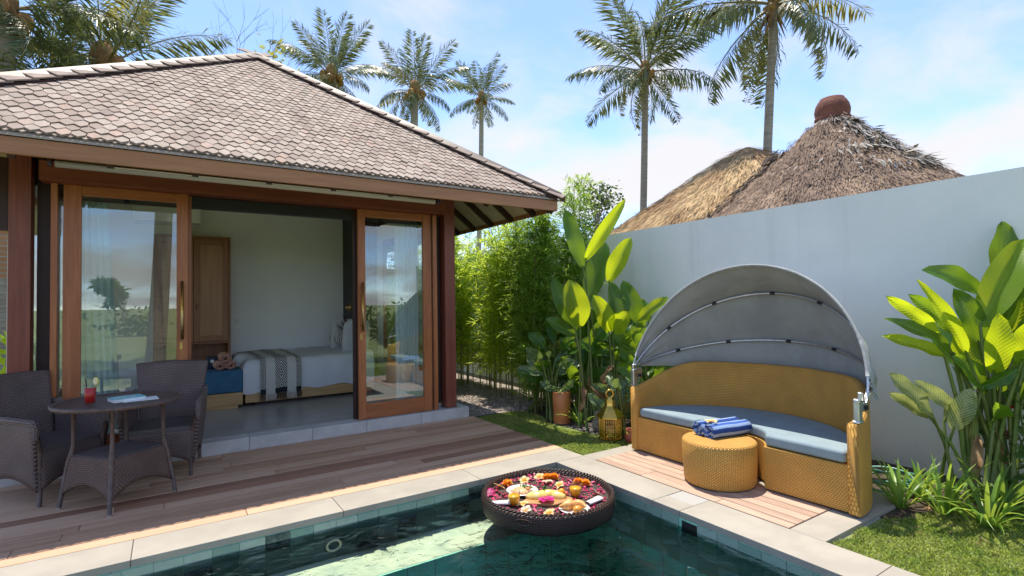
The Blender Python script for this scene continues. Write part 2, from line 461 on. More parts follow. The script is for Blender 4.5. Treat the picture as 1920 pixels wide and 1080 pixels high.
for row in range(3):
    z = -.10-row*.10
    for i in range(40):
        piece('wall_tile', tme, pool, (-.075-.15*i, .004+R.uniform(0, .003), z))
    for i in range(20):
        if row == 0 and i in (9,): continue
        piece('wall_tile', tme, pool, (.004+R.uniform(0, .003), -.075-.15*i, z), (0, 0, PI/2))
sk = MB(); sk.bx(.004, .24, -1.497, -1.373, -.135, -.062)
O('skimmer_mouth', sk, m_black, pool)  # solid black block: the niche's darkness is put into its colour
ring = MB(); ring.tube([(-1.97+.046*math.cos(a), -.012, -.215+.036*math.sin(a)) for a in np.linspace(0, 2*PI, 24)[:-1]], .009, 8, closed=True)
O('inlet_ring', ring, pm('white_plastic', (.5, .5, .48), rough=.35), pool, smooth=True)

cp = MB(); cp.bx(X0-.3, X1-.02, .03, .29, -.12, -.046); cp.bx(X1+.03, X1+.29, -3.4, .29, -.12, -.0465)
coping = structure('pool_coping', cp, m_stone)
def stone(a, b, c, d, z0=-.045, z1=0):
    m = MB(); m.bx(a, b, c, d, z0, z1); return m
xs = [0.325]
while xs[-1] > -7.2: xs.append(max(xs[-1]-R.uniform(1.1, 1.5), -7.32))
for a, b in zip(xs[1:], xs[:-1]):
    O('coping_stone', stone(a+.0015, b-.0015, 0.0, .322), m_stone, coping, bev=.004)
ys = [-.003]
for b in (-1.12, -1.36, -2.5, -3.5): ys.append(b)
for a, b in zip(ys[1:], ys[:-1]):
    if b == -1.12:
        O('coping_stone', stone(0, .155, a+.0015, b-.0015), m_stone, coping, bev=.004)
        O('access_cover', stone(.158, .328, a+.003, b-.003, -.045, -.002), pm('dull_grey_cover', (.40, .385, .36), rough=.7), coping, bev=.003)
    else:
        O('coping_stone', stone(0, .325, a+.0015, b-.0015), m_stone, coping, bev=.004)
for a, b in ((-7.3, -3.6), (-3.6, .325)):
    O('coping_stone', stone(a+.002, b-.002, -3.55, -3.2), m_stone, coping, bev=.004)

w = MB()
# water surface is a grid so the waves have real slope too
nx, ny = 90, 56
P = np.zeros((nx, ny, 3))
gx = np.linspace(X0+.002, X1-.003, nx); gy = np.linspace(Y0+.002, Y1-.003, ny)
P[..., 0] = gx[:, None]; P[..., 1] = gy[None, :]
P[..., 2] = -.10+.0022*np.sin(7*gx[:, None]+3*gy[None]+1)+.0018*np.sin(11*gy[None]-4*gx[:, None])
w.grid(P)
nb = len(w.v)
per = [i*ny for i in range(nx)]+[(nx-1)*ny+j for j in range(1, ny)]+[i*ny+ny-1 for i in range(nx-2, -1, -1)]+[j for j in range(ny-2, 0, -1)]
w.m = 1
bot = [nb+i for i in range(len(per))]
w.v += [(w.v[i][0], w.v[i][1], -.798) for i in per]
for i in range(len(per)):
    j = (i+1) % len(per); w.face([per[j], per[i], bot[i], bot[j]])
w.face(bot)
wm = w.mesh('pool_water', True)
bmm = bmesh.new(); bmm.from_mesh(wm); bmesh.ops.recalc_face_normals(bmm, faces=bmm.faces); bmm.to_mesh(wm); bmm.free()
structure('pool_water', wm, [water_mat(), water_side()])

# ---------------------------------------------------------------- decks
sb = MB(); sb.bx(-7.3, .333, .33, 2.16, -.05, -.030)
deck = structure('timber_deck', sb, m_sub)
dw = (2.148-.328)/15
def plank(L, wd, axis):
    k = ('pl', round(L, 3), round(wd, 4), axis)
    m = MB(); m.box((0, 0, 0), (L, wd, .024) if axis == 0 else (wd, L, .024)); return m
rows = 15
for i in range(rows):
    yc = .328+dw*(i+.5)
    x = .335; first = True
    while x > -7.25:
        L = R.uniform(1.6, 2.9)
        if first: L *= R.uniform(.5, 1)
        a = max(x-L, -7.3)
        red = (i == 6) or R.random() < .06
        o = O('plank', plank(x-a-.003, dw-.0085, 0), m_deckred if red else m_deck, deck, local=True, bev=.0025, seg=1)
        o.location = ((x+a)/2, yc, -.013+R.uniform(-.0012, .0008))
        x = a; first = False
sb = MB(); sb.bx(.332, .95, -2.0, -.20, -.05, -.030)
rdeck = structure('daybed_deck', sb, m_sub)
xw = .331
for i in range(6):
    wd = .094; xc = xw+wd*(i+.5); y = -.155
    for k in range(3):
        L = (R.uniform(.35, .9) if k == 0 else R.uniform(.5, .8)) if k < 2 else 9
        b = max(y-L, -1.935)
        if y-b < .05: break
        o = O('plank', plank(y-b-.003, wd-.007, 1), m_rdeck, rdeck, local=True, bev=.0025, seg=1)
        o.location = (xc, (y+b)/2, -.011+R.uniform(-.001, .001)); y = b
pv = MB(); pv.bx(.328, 1.50, -2.16, .02, -.10, -.032)
pav = structure('paving', pv, m_slab)
for (a, b, c, d) in ((.333, .90, -.150, .018), (.902, 1.5, -1.0, .018), (.902, 1.5, -1.938, -1.003), (.333, .90, -2.155, -1.940), (.902, 1.5, -2.155, -1.941)):
    O('paving_slab', stone(a, b, c, d, -.032, -.003), m_stone, pav, bev=.003)

# ---------------------------------------------------------------- house
house = T('villa', 'timber framed villa with shingled hip roof and open sliding glass doors beside the deck', 'house', (-1.95, 4.15, 0))
HX0, HX1, HY0, HY1 = -4.05, .13, 2.15, 6.1
# plinth
f = MB(); f.bx(-4.2, .27, 2.46, 6.2, -.02, .122)
O('floor', f, m_floor, house)
for (ya, yb, st) in ((2.15, 2.458, .6),):
    x = .285; k = 0
    cut = [.285, -.37, -1.035, -1.63, -2.24, -2.84, -3.44, -4.2]
    for b, a in zip(cut[:-1], cut[1:]):
        O('plinth_slab', stone(a+.0015, b-.0015, ya, yb, -.02, .125), m_slab, house, bev=.004)
# posts
for px in (-3.98, .07):
    for py in (2.285, 6.0):
        m = MB(); m.box((px, py, 1.45), (.145, .15, 2.64)); O('post', m, m_timz, house, bev=.006)
for px in (-3.84, -.055):
    m = MB(); m.box((px, 2.39, 1.45), (.10, .09, 2.64)); O('shaded_post', m, m_timdk, house, bev=.004)  # recessed posts, their shade put into the dark timber colour
m = MB(); m.box((-.055, 2.35, .155), (.09, .05, .06)); O('post_shoe', m, m_steel, house, bev=.003)
# door surround
m = MB(); m.bx(-3.845, -.03, 2.10, 2.30, 2.553, 2.72); O('lintel', m, m_tim, house, bev=.006)
m = MB(); m.bx(-3.78, -3.735, 2.20, 2.36, .125, 2.55); O('door_jamb', m, m_teakz, house, bev=.003)
m = MB(); m.bx(-.165, -.112, 2.21, 2.36, .125, 2.55); O('door_jamb', m, m_teakz, house, bev=.003)
m = MB(); m.bx(-3.73, -.17, 2.31, 2.40, 2.44, 2.551); O('track_pelmet', m, m_black, house)
m = MB(); m.bx(-3.73, -.17, 2.30, 2.46, .1255, .131); O('floor_track', m, pm('grey_sill_stone', (.38, .37, .36), rough=.5), house)
# sliding doors
def door(xa, xb, y, sw, hx, name_label):
    z0, z1 = .131, 2.552
    fr = MB(); fr.bx(xa, xa+sw[0], y, y+.045, z0, z1); fr.bx(xb-sw[1], xb, y, y+.045, z0, z1)
    d = O('sliding_door', fr, m_teakz, house, bev=.004, label=name_label)
    rl = MB(); rl.bx(xa+sw[0], xb-sw[1], y+.002, y+.043, z0, z0+.175); O('bottom_rail', rl, m_teakx, d, bev=.004)
    rl = MB(); rl.bx(xa+sw[0], xb-sw[1], y+.002, y+.043, z1-.09, z1); O('top_rail', rl, m_teakx, d, bev=.004)
    gp = MB(); gp.bx(xa+sw[0]-.004, xb-sw[1]+.004, y+.020, y+.026, z0+.170, z1-.086); O('pane', gp, m_glass, d)
    hd = MB(); hd.tube([(hx, y-.05, 1.14), (hx, y-.05, 1.70)], .0135, 12)
    hd.tube([(hx, y-.05, 1.20), (hx, y+.005, 1.20)], .009, 8); hd.tube([(hx, y-.05, 1.64), (hx, y+.005, 1.64)], .009, 8)
    O('handle', hd, m_brass, d, smooth=True)
    lp = MB(); lp.box((hx-.006, y-.002, 1.075), (.026, .008, .07)); lp.lathe([(.006, -.004), (.006, .004)], 10, (hx-.006, y-.006, 1.085))
    O('lock_plate', lp, m_brass, d, bev=.002)
    return d
door(-3.70, -2.765, 2.225, (.125, .095), -2.815, None)
door(-1.105, -.195, 2.205, (.085, .105), -1.068, None)
fr = MB(); fr.bx(-2.80, -2.735, 2.285, 2.33, .131, 2.55)
d2 = O('inner_door', fr, m_teakz, house, bev=.004)
gp = MB(); gp.bx(-3.733, -3.690, 2.304, 2.310, .131, 2.55); O('pane', gp, m_glass, d2)
fr = MB(); fr.bx(-1.14, -1.07, 2.285, 2.33, .131, 2.55)
d3 = O('inner_door', fr, m_timdk, house, bev=.004)

# inner shell
m = MB(); m.bx(-4.0, .10, 5.62, 5.78, .122, 3.22); O('wall', m, m_white, house)
m = MB(); m.bx(-4.10, -4.0, 2.45, 2.75, .122, 2.9); m.bx(-4.10, -4.0, 5.3, 5.62, .122, 2.9); m.bx(-4.10, -4.0, 2.751, 5.299, 2.55, 2.9); m.bx(-4.10, -4.0, 2.751, 5.299, .122, .40); O('wall', m, m_white, house)
m = MB(); m.bx(-4.08, -4.02, 2.752, 2.81, .401, 2.549); m.bx(-4.08, -4.02, 5.24, 5.298, .401, 2.549); m.bx(-4.08, -4.02, 2.811, 5.239, 2.49, 2.549); m.bx(-4.08, -4.02, 2.811, 5.239, .401, .46); m.bx(-4.075, -4.025, 4.0, 4.06, .461, 2.489)
sw_ = O('added_side_window', m, m_teakz, house)  # unseen window, added to bring more daylight into the bedroom
m = MB(); m.bx(-4.053, -4.047, 2.811, 5.239, .461, 2.489); O('pane', m, m_glass, sw_)
m = MB(); m.bx(-4.84, -4.056, 2.24, 2.29, 2.12, 2.74); O('eave_shade_sheet', m, m_timdk, house)  # dark sheet standing in for the shadow under the left eave
m = MB(); m.bx(.045, .14, 2.47, 2.80, .122, 2.9); m.bx(.045, .14, 4.7, 5.62, .122, 2.9); m.bx(.045, .14, 2.801, 4.699, 2.5, 2.9); m.bx(.045, .14, 2.801, 4.699, .122, .50); O('wall', m, m_white, house)
m = MB(); m.bx(.07, .12, 2.802, 2.86, .501, 2.499); m.bx(.07, .12, 4.64, 4.698, .501, 2.499); m.bx(.07, .12, 2.861, 4.639, 2.44, 2.499); m.bx(.07, .12, 2.861, 4.639, .501, .56)
sw2_ = O('added_side_window', m, m_teakz, house)  # second added window, out of view, also there to brighten the room
m = MB(); m.bx(.092, .098, 2.861, 4.639, .561, 2.439); O('pane', m, m_glass, sw2_)
m = MB(); m.bx(-.33, .044, 4.9, 5.618, .122, 2.95); O('dark_headboard_wall', m, m_black, house)
m = MB(); m.bx(-4.0, .045, 2.36, 5.62, 3.02, 3.06); O('ceiling', m, m_white, house)
m = MB(); m.bx(-3.99, .04, 2.415, 2.50, 2.56, 3.019); O('inner_beam', m, m_timdk, house)
m = MB(); m.box((-2.008, 5.613, 1.215), (.075, .012, .075)); O('light_switch', m, pm('white_switch', (.8, .79, .75), rough=.4), house, bev=.004)
m = MB(); m.box((-1.55, 5.61, 2.32), (.05, .02, .03)); O('wall_hook', m, m_white, house, bev=.004)

# roof
AP = Vector((-1.911, 4.141, 4.90)); EZ = 2.70; ex0, ex1, ey0, ey1 = -4.872, 1.05, 1.18, 7.10
roofm = MB()
cs = [(ex0, ey0, EZ-.03), (ex1, ey0, EZ-.03), (ex1, ey1, EZ-.03), (ex0, ey1, EZ-.03)]
roofm.v += cs+[(AP.x, AP.y, AP.z-.03)]
for i in range(4): roofm.face([i, (i+1) % 4, 4])
m_shinglebase = pm('shingle_underlay', (.16, .11, .09), rough=.9)
roof = O('roof', roofm, m_shinglebase, house)
def shingle_mat(name, island):
    t = NT(name); r = rand(t, island); v = t.vec('Object', (1, 1, 1), not island)
    st = t.noise(t.vec('Object', (60, 6, 60), not island), 1, 4)
    c = t.mix(t.rng(r, 0, 1), (.275, .20, .16), (.405, .325, .27))
    r2 = t.math('FRACT', t.math('MULTIPLY', r, 17.3))
    c = t.mix(t.rng(r2, .8, 1, 0, .8), c, (.21, .15, .12))
    c = t.mix(t.rng(r2, .0, .12, .7, 0), c, (.42, .27, .21))
    c = t.mix(t.rng(st, .4, .7, 0, .4), c, (.22, .16, .125))
    c = t.mix(t.rng(t.noise(v, 3, 4), .4, .7, 0, .35), c, (.36, .31, .26))
    ge = t.n('ShaderNodeNewGeometry'); mp = t.n('ShaderNodeMapping'); mp.inputs['Scale'].default_value = (1.6, .35, .35); t.l(ge.outputs['Position'], mp.inputs[0])
    c = t.mix(t.rng(t.noise(mp.outputs[0], 2.2, 6, .7), .48, .72, 0, .55), c, (.17, .125, .10))       # weather stains run down the slope
    return t.done(t.bsdf(c, .8, 0, t.bump(st, .25, .002)))
m_sh = shingle_mat('cut_shingle', False); m_shi = shingle_mat('cut_shingle_far', True)
rise = AP.z-EZ; run = AP.y-ey0; SLp = math.hypot(rise, run)
sdir = Vector((0, run, rise))/SLp; sn = Vector((0, -rise, run))/SLp
m_cap = pm('weathered_hip_tile', (.235, .175, .145), (.31, .245, .205), rough=.85, nscale=7, rnd=.18, bump=.2, dirt=.4)
tw, row = .0872, .105; th = .018
def shingle_local():
    h = tw/2-.0012
    pts = [(-h, .14), (-h, .0), (0, -.052), (h, .0), (h, .14)]   # pointed lower end, local y up the slope
    return pts
def shingle_mesh():
    pts = shingle_local(); m = MB(); n = len(pts)
    zt = lambda y: .020-.075*(y+.052)                # tilts down towards the head
    m.v += [(x, y, zt(y)) for x, y in pts]+[(x, y, zt(y)-th) for x, y in pts]
    m.face(range(n)[::-1]); 
    for i in range(n):
        j = (i+1) % n; m.face([i, j, n+j, n+i])
    return m
shm = shingle_mesh()
def reform(mb):
    me = mb.mesh('shingle'); b = bmesh.new(); b.from_mesh(me); bmesh.ops.recalc_face_normals(b, faces=b.faces)
    b.to_mesh(me); b.free(); return me
sme = reform(shm); sme.materials.append(m_sh)
spots = []
nrow = int(SLp/row)
Mr = Matrix((Vector((1, 0, 0)), sdir, sn)).transposed()
camp = Vector((-2.938, -3.766, 1.45))
for k in range(0, nrow+1):
    s_ = .052+k*row
    frac = s_/SLp
    xa = ex0+(AP.x-ex0)*frac; xb = ex1+(AP.x-ex1)*frac
    n = int((xb-xa)/tw)+2
    o = .5*(k % 2)
    for i in range(-1, n+1):
        x = (math.floor(xa/tw)+i+o)*tw
        if x < xa+.02 or x > xb-.02: continue
        p = Vector((x, ey0, EZ))+sdir*s_
        spots.append(((p-camp).length+(0 if x > -4.35 else 30), p))
for i in range(int((ex1-ex0)/tw)+1):
    x = (math.floor(ex0/tw)+i+.5)*tw
    if ex0+.02 < x < ex1-.02: spots.append((99, Vector((x, ey0, EZ))+sdir*.050-sn*.014))
spots.sort(key=lambda q: q[0])
vs, fs = [], []
for q, (dd, p) in enumerate(spots):
    rz = R.gauss(0, .02); Mx = Mr.to_4x4() @ Matrix.Rotation(rz, 4, 'Z') @ Matrix.Rotation(R.gauss(0, .012), 4, 'X')
    p = p+sn*R.uniform(-.001, .004)+Vector((R.gauss(0, .002), 0, 0))+sdir*R.gauss(0, .0035)
    if q < 300:
        piece('shingle', sme, roof, p, Mx.to_euler())
    else:
        b = len(vs)
        vs += [tuple((Mx @ v_.co)+p) for v_ in sme.vertices]
        fs += [tuple(b+i for i in pl.vertices) for pl in sme.polygons]
fm = MB(); fm.v = vs; fm.f = fs; fm.uv = [[(0, 0)]*len(q) for q in fs]; fm.mi = [0]*len(fs)
O('shingle_field', fm, m_shi, roof, kind='stuff')
# starter strip along the eave
m = MB(); c_ = Vector((0, ey0, EZ))
m.v += [(ex0, ey0-.002, EZ-.016), (ex1, ey0-.002, EZ-.016), (ex1, ey0+.12, EZ+.082), (ex0, ey0+.12, EZ+.082), (ex0, ey0-.002, EZ-.03), (ex1, ey0-.002, EZ-.03)]
m.face([0, 1, 2, 3]); m.face([4, 5, 1, 0])
O('eave_course', m, m_sh, roof)
# hip caps: overlapping pairs of tiles along the two front hips and a dark strip under them
for side, cx_ in ((1, ex1), (-1, ex0)):
    c0 = Vector((cx_, ey0, EZ)); hv = AP-c0; L = hv.length; hd_ = hv.normalized()
    fl = sdir.cross(Vector((1, 0, 0)))
    out_f = (Vector((-side, 0, 0))-hd_*Vector((-side, 0, 0)).dot(hd_)).normalized()       # across, onto the front slope
    nf = sn
    tf = (hd_.cross(nf)*(1 if side < 0 else -1)).normalized()
    if tf.x*side > 0: tf = -tf
    ns = Vector((side*rise, 0, run)).normalized()
    ts = hd_.cross(ns).normalized()
    if ts.y < 0: ts = -ts
    up = Vector((0, 0, 1)); un = (up-hd_*up.dot(hd_)).normalized()
    m = MB(); m.v += [tuple(c0+tf*.135+nf*.03), tuple(AP+tf*.135+nf*.03), tuple(AP+nf*.05+un*.02), tuple(c0+nf*.05+un*.02), tuple(c0+tf*.135+nf*.0), tuple(AP+tf*.135+nf*.0)]
    m.face([0, 1, 2, 3]); m.face([4, 5, 1, 0]); O('hip_board', m, m_timdk, roof)
    n = int(L/.215)
    capm = MB()
    a = [(0, 0), (.215, 0)]
    pc = MB()
    for (t_, nn_) in ((tf, nf), (ts, ns)):
        b = len(pc.v)
        for (l, wdt) in ((0, 0.0), (0, .128), (.265, .122), (.265, 0.0)):
            pc.v.append(tuple(hd_*l+t_*wdt+nn_*(.062-.068*l)))
        for (l, wdt) in ((0, 0.0), (0, .128), (.265, .122), (.265, 0.0)):
            pc.v.append(tuple(hd_*l+t_*wdt+nn_*(.062-.068*l-.012)))
        for q in ((0, 1, 2, 3), (7, 6, 5, 4), (0, 4, 5, 1), (1, 5, 6, 2), (2, 6, 7, 3), (3, 7, 4, 0)): pc.face([b+i for i in q])
    cme = pc.mesh('hip_tile'); b_ = bmesh.new(); b_.from_mesh(cme); bmesh.ops.recalc_face_normals(b_, faces=b_.faces); b_.to_mesh(cme); b_.free()
    cme.materials.append(m_cap)
    for i in range(n+1):
        p = c0-hd_*.05+hd_*(L*i/n)
        piece('hip_tile', cme, roof, p+un*R.uniform(-.002, .003), (R.gauss(0, .006), R.gauss(0, .006), R.gauss(0, .008)))
# eaves: fascias, soffit, rafters
m = MB(); m.bx(ex0+.02, ex1-.03, ey0+.015, ey0+.05, 2.545, EZ-.032); O('fascia', m, m_fascia, house, bev=.003)
m = MB(); m.bx(ex1-.055, ex1-.028, ey0+.051, ey1, 2.545, EZ-.032); O('fascia', m, m_fascia, house, bev=.003)
m = MB(); m.bx(ex0+.028, ex0+.055, ey0+.051, ey1, 2.545, EZ-.032); O('fascia', m, m_fascia, house, bev=.003)
def sofz(d): return 2.60+d*rise/run*.98
sm = MB()
d_ = 1.02
oc = [(ex0+.05, ey0+.05, 2.60), (ex1-.05, ey0+.05, 2.60), (ex1-.05, ey1-.05, 2.60), (ex0+.05, ey1-.05, 2.60)]
ic = [(ex0+d_, ey0+d_, sofz(d_)), (ex1-d_, ey0+d_, sofz(d_)), (ex1-d_, ey1-d_, sofz(d_)), (ex0+d_, ey1-d_, sofz(d_))]
sm.v += oc+ic
for i in range(4): sm.face([i, (i+1) % 4, 4+(i+1) % 4, 4+i])
O('soffit', sm, m_soffit, house)
for i in range(11):
    y = ey0+.45+i*.52; dd = d_
    m = MB(); m.v = []
    a = Vector((ex1-.06, y, 2.585)); b = Vector((ex1-dd, y, sofz(dd)-.015)); 
    if y < ey0+dd: b = a.lerp(b, max(.12, (y-ey0-.05)/dd))
    dv = (b-a); Lr = dv.length; mx_ = Matrix((dv.normalized(), Vector((0, 1, 0)), dv.normalized().cross(Vector((0, 1, 0))))).transposed()
    m.box(tuple((a+b)/2-Vector((0, 0, .03))), (Lr, .045, .075), M=mx_); O('rafter', m, m_timdk, house, bev=.003)
for i in range(10):
    x = ex0+.45+i*.56
    m = MB(); a = Vector((x, ey0+.06, 2.585)); b = Vector((x, ey0+d_, sofz(d_)-.015)); dv = b-a
    mx_ = Matrix((Vector((1, 0, 0)), dv.normalized(), Vector((1, 0, 0)).cross(dv.normalized()))).transposed()
    m.box(tuple((a+b)/2-Vector((0, 0, .03))), (.045, dv.length, .075), M=mx_); O('rafter', m, m_timdk, house, bev=.003)
m = MB(); a = Vector((ex1-.06, ey0+.06, 2.58)); b = Vector((.12, 2.12, sofz(1.0)-.03)); dv = b-a; q = dv.normalized(); sdv = Vector((q.y, -q.x, 0)).normalized()
m.box(tuple((a+b)/2-Vector((0, 0, .03))), (dv.length, .06, .09), M=Matrix((q, sdv.cross(q).cross(q)*-1, sdv.cross(q))).transposed()); O('rafter', m, m_timdk, house, bev=.003)
for (a, b, c, d) in ((-4.05, .145, 2.215, 2.36), (-4.05, .145, 5.93, 6.07)):
    m = MB(); m.bx(a, b, c, d, 2.755, 2.90); O('wall_plate', m, m_timdk, house, bev=.004)
for xx in (-3.98, .07):
    m = MB(); m.bx(xx-.065, xx+.065, 2.362, 5.928, 2.757, 2.898); O('wall_plate', m, m_timdk, house, bev=.004)
m = MB(); m.bx(.141, .20, 2.5, 6.1, 2.42, 2.75); O('side_beam', m, m_timdk, house, bev=.004)
# rolled sun blind under the fascia
bl = MB(); bl.tube([(-3.63, 1.30, 2.527), (-.56, 1.30, 2.527)], .026, 12)
tb = T('roller_blind', 'rolled pale roller blind hung under the front fascia of the villa', 'blind', (-2.1, 1.30, 2.527))
O('blind_roll', bl, pm('pale_blind_cloth', (.40, .345, .26), rough=.7), tb, smooth=True)
bk = MB(); bk.box((-3.66, 1.30, 2.535), (.025, .05, .06)); bk.box((-.53, 1.30, 2.535), (.025, .05, .06)); O('bracket', bk, m_timdk, tb)
# ---------------------------------------------------------------- boundary walls
def one(name, label, cat, mb, mats, loc, smooth=False, bev=0, seg=2, group=None, sol=0):
    """a thing that is one mesh; verts in world coordinates"""
    me = mb.mesh(name, smooth, loc)
    for m in (mats if isinstance(mats, (list, tuple)) else [mats]): me.materials.append(m)
    o = bpy.data.objects.new(name, me); COL.objects.link(o); o.location = loc
    if sol:
        md = o.modifiers.new('solid', 'SOLIDIFY'); md.thickness = sol; md.offset = 0
    if bev:
        md = o.modifiers.new('bevel', 'BEVEL'); md.width = bev; md.segments = seg; md.limit_method = 'ANGLE'; md.angle_limit = math.radians(35)
        if seg > 1: me.polygons.foreach_set('use_smooth', [True]*len(me.polygons))
        md.harden_normals = True
    return props(o, label, cat, group)
WX = 2.40
m = MB(); m.bx(WX, WX+.16, -4.3, 7.3, -.2, 2.40)
one('garden_wall', 'tall pale blue grey rendered wall behind the canopy daybed', 'wall', m, m_wall, (WX, 0, 0))
m = MB(); m.bx(.5, WX-.002, 7.0, 7.15, -.2, 2.2)
one('garden_wall', 'dark grey wall closing the gravel path behind the bamboo', 'wall', m, m_conc, (1.4, 7.0, 0))

# ---------------------------------------------------------------- canopy daybed
m_honey = weave('honey_wicker', (.74, .405, .088), (.42, .19, .036), .019, .013, .5, .005, .08)
m_cush = pm('blue_grey_cushion_cloth', (.265, .345, .385), (.23, .305, .35), rough=.85, nscale=5, bump=.12, bscale=160, bdist=.002)
def canvas():
    t = NT('grey_canopy_canvas'); v = t.vec('Object')
    c = t.mix(t.rng(t.noise(v, 3), .35, .65), (.36, .375, .37), (.30, .315, .315))
    nrm = t.bump(t.noise(v, 4.5, 3, .5, .8), .35, .05)
    return t.done(t.bsdf(c, .85, 0, nrm))
m_canv = canvas()
DC = Vector((.83, -1.13, 0))
bed = T('canopy_daybed', 'rounded honey wicker daybed with folding grey fabric canopy against the garden wall', 'daybed', tuple(DC))
def arcpt(a, b, t, dx=0): return (DC.x+dx+b*math.sin(t), DC.y+a*math.cos(t))
NA = 56
ts_ = np.linspace(0, PI, NA)
def toph(t):
    k = min(1, math.sin(t)/.72); k = k*k*(3-2*k); return .615+.215*k
loop = []
for t in ts_:
    h = toph(t); o_ = []
    for (aa, bb, z) in ((1.003, .953, .012), (1.004, .954, .2), (1.004, .954, .4), (1.004, .954, h-.03), (.998, .948, h-.006), (.970, .918, h+.004), (.943, .890, h-.006), (.936, .884, h-.03), (.936, .884, .45), (.936, .884, .012)):
        x, y = arcpt(aa, bb, t); o_.append((x, y, z))
    loop.append(o_)
m = MB(); m.grid(loop)
b = len(m.v); nj = len(loop[0])
for i, rev in ((0, False), (NA-1, True)):
    idx = [i*nj+j for j in range(nj)]
    uv = [(m.v[q][1], m.v[q][2]) for q in idx]
    m.face(idx[::-1] if rev else idx, uv)
O('backrest', m, m_honey, bed, smooth=True)
OC = (.735, -1.165); NRd = .325
def outline(inset, a, b):
    """plan of the seat: straight front with a round notch, curved back"""
    fx = DC.x+inset
    dyn = math.sqrt(max(NRd**2-(fx-OC[0])**2, 0))
    pts = []
    for t in np.linspace(.02, PI-.02, 40): pts.append(arcpt(a, b, t))
    pts = [(max(p[0], fx), p[1]) for p in pts]
    pts.append((fx, OC[1]-dyn))
    a0 = math.atan2(-dyn, fx-OC[0]); a1 = math.atan2(dyn, fx-OC[0])
    for t in np.linspace(a0, a1, 16)[1:-1]: pts.append((OC[0]+NRd*math.cos(t), OC[1]+NRd*math.sin(t)))
    pts.append((fx, OC[1]+dyn))
    return pts
m = MB(); m.prism(outline(.004, .955, .90), .012, .325)
O('seat_base', m, m_honey, bed, bev=.008)
NRd = .335
m = MB(); m.prism(outline(.02, .915, .855), .330, .415)
O('seat_cushion', m, m_cush, bed, bev=.026, seg=4)
PM = Vector((.885, -1.14, .775)); HR = 1.025
def hoop(th, r=HR, n=40, a0=0, a1=PI, drop=0):
    return [(PM.x+r*math.sin(th)*math.sin(a)*.93, PM.y+r*math.cos(a), PM.z-.02*math.cos(a)*-1+r*math.cos(th)*math.sin(a)-drop*math.sin(a)) for a in np.linspace(a0, a1, n)]
ths = [math.radians(q) for q in (22, 45, 74)]
for th in ths:
    m = MB(); m.tube(hoop(th, HR-.012 if th > ths[0] else HR+.003), .0095 if th > ths[0] else .008, 8); hp = O('canopy_hoop', m, m_steel, bed, smooth=True)
    if th > ths[0]:
        for a in (.55, 1.05, 1.6, 2.05, 2.6):
            q = hoop(th, HR-.012, 3, a-.022, a+.022)
            m = MB(); m.tube(q, .014, 8); O('strap', m, m_black, hp)
NT_, NAa = 40, 64
P = []
for i in range(NT_):
    k = i/(NT_-1)
    th = math.radians(21.5+k*(93-21.5)); deg = math.degrees(th)
    # fabric sags a little between hoops and bellies at the bottom
    seg_ = [22, 45, 74, 96]; sag = 0
    for s0, s1 in zip(seg_[:-1], seg_[1:]):
        if s0 <= deg <= s1:
            f_ = (deg-s0)/(s1-s0); sag = .035*math.sin(PI*f_)
    row_ = []
    for j in range(NAa):
        a = .11+(PI-.22-.06)*j/(NAa-1)
        wr = .006*math.sin(9*a+5*k)*math.sin(PI*k)+.005*math.sin(23*a+11*k)*k+.022*max(0, (abs(a-PI/2)-1.1))*math.sin(k*34)
        r_ = HR+.004-sag*math.sin(a)+wr
        dr = 0.012*math.sin(a*3.2)*max(0, k-.8)*5
        row_.append((PM.x+r_*math.sin(th)*math.sin(a)*.95+.0, PM.y+r_*math.cos(a), PM.z+.02*math.cos(a)+r_*math.cos(th)*math.sin(a)+dr))
    P.append(row_)
m = MB(); m.grid(P); O('canopy', m, m_canv, bed, smooth=True)
hem = MB(); hem.tube([tuple(q) for q in np.array(P[0])[::1]], .012, 8); O('canopy_hem', hem, m_canv, bed, smooth=True)
for sgn in (1, -1):
    yb = DC.y+sgn*.985
    m = MB(); m.box((PM.x-.015, yb+sgn*.005, .70), (.055, .04, .15)); m.box((PM.x+.05, yb+sgn*.012, .735), (.10, .022, .10))
    m.box((PM.x-.015, yb+sgn*.005, .622), (.07, .05, .02))
    m.box((PM.x-.01, yb+sgn*.02, .79), (.03, .03, .06))
    O('hinge_bracket', m, m_steel, bed, bev=.012, seg=3)
    m = MB(); m.tube([(PM.x+.06, yb-sgn*.016, .71), (PM.x+.06, yb+sgn*.034, .71)], .017, 10); O('pivot_bolt', m, m_black, bed, smooth=True)

# ottoman
ot = T('ottoman', 'round honey wicker ottoman fitted into the notch of the daybed front', 'ottoman', (OC[0]-.005, OC[1], 0))
m = MB(); m.lathe([(.262, .012), (.270, .03), (.278, .2), (.280, .322), (.276, .330), (.265, .336)], 48, (OC[0]-.005, OC[1], 0), cap=False)
O('side', m, m_honey, ot, smooth=True)
tp = MB(); ring_ = []
for r_ in np.linspace(.0005, .268, 10): ring_.append([(OC[0]-.005+r_*math.cos(2*PI*k/48), OC[1]+r_*math.sin(2*PI*k/48), .340-.004*(r_/.268)**2) for k in range(48)])
tp.grid(ring_, cv=True)
for fi in range(len(tp.uv)): tp.uv[fi] = [(tp.v[i][0], tp.v[i][1]) for i in tp.f[fi]]
O('top', tp, m_honey, ot, smooth=True)
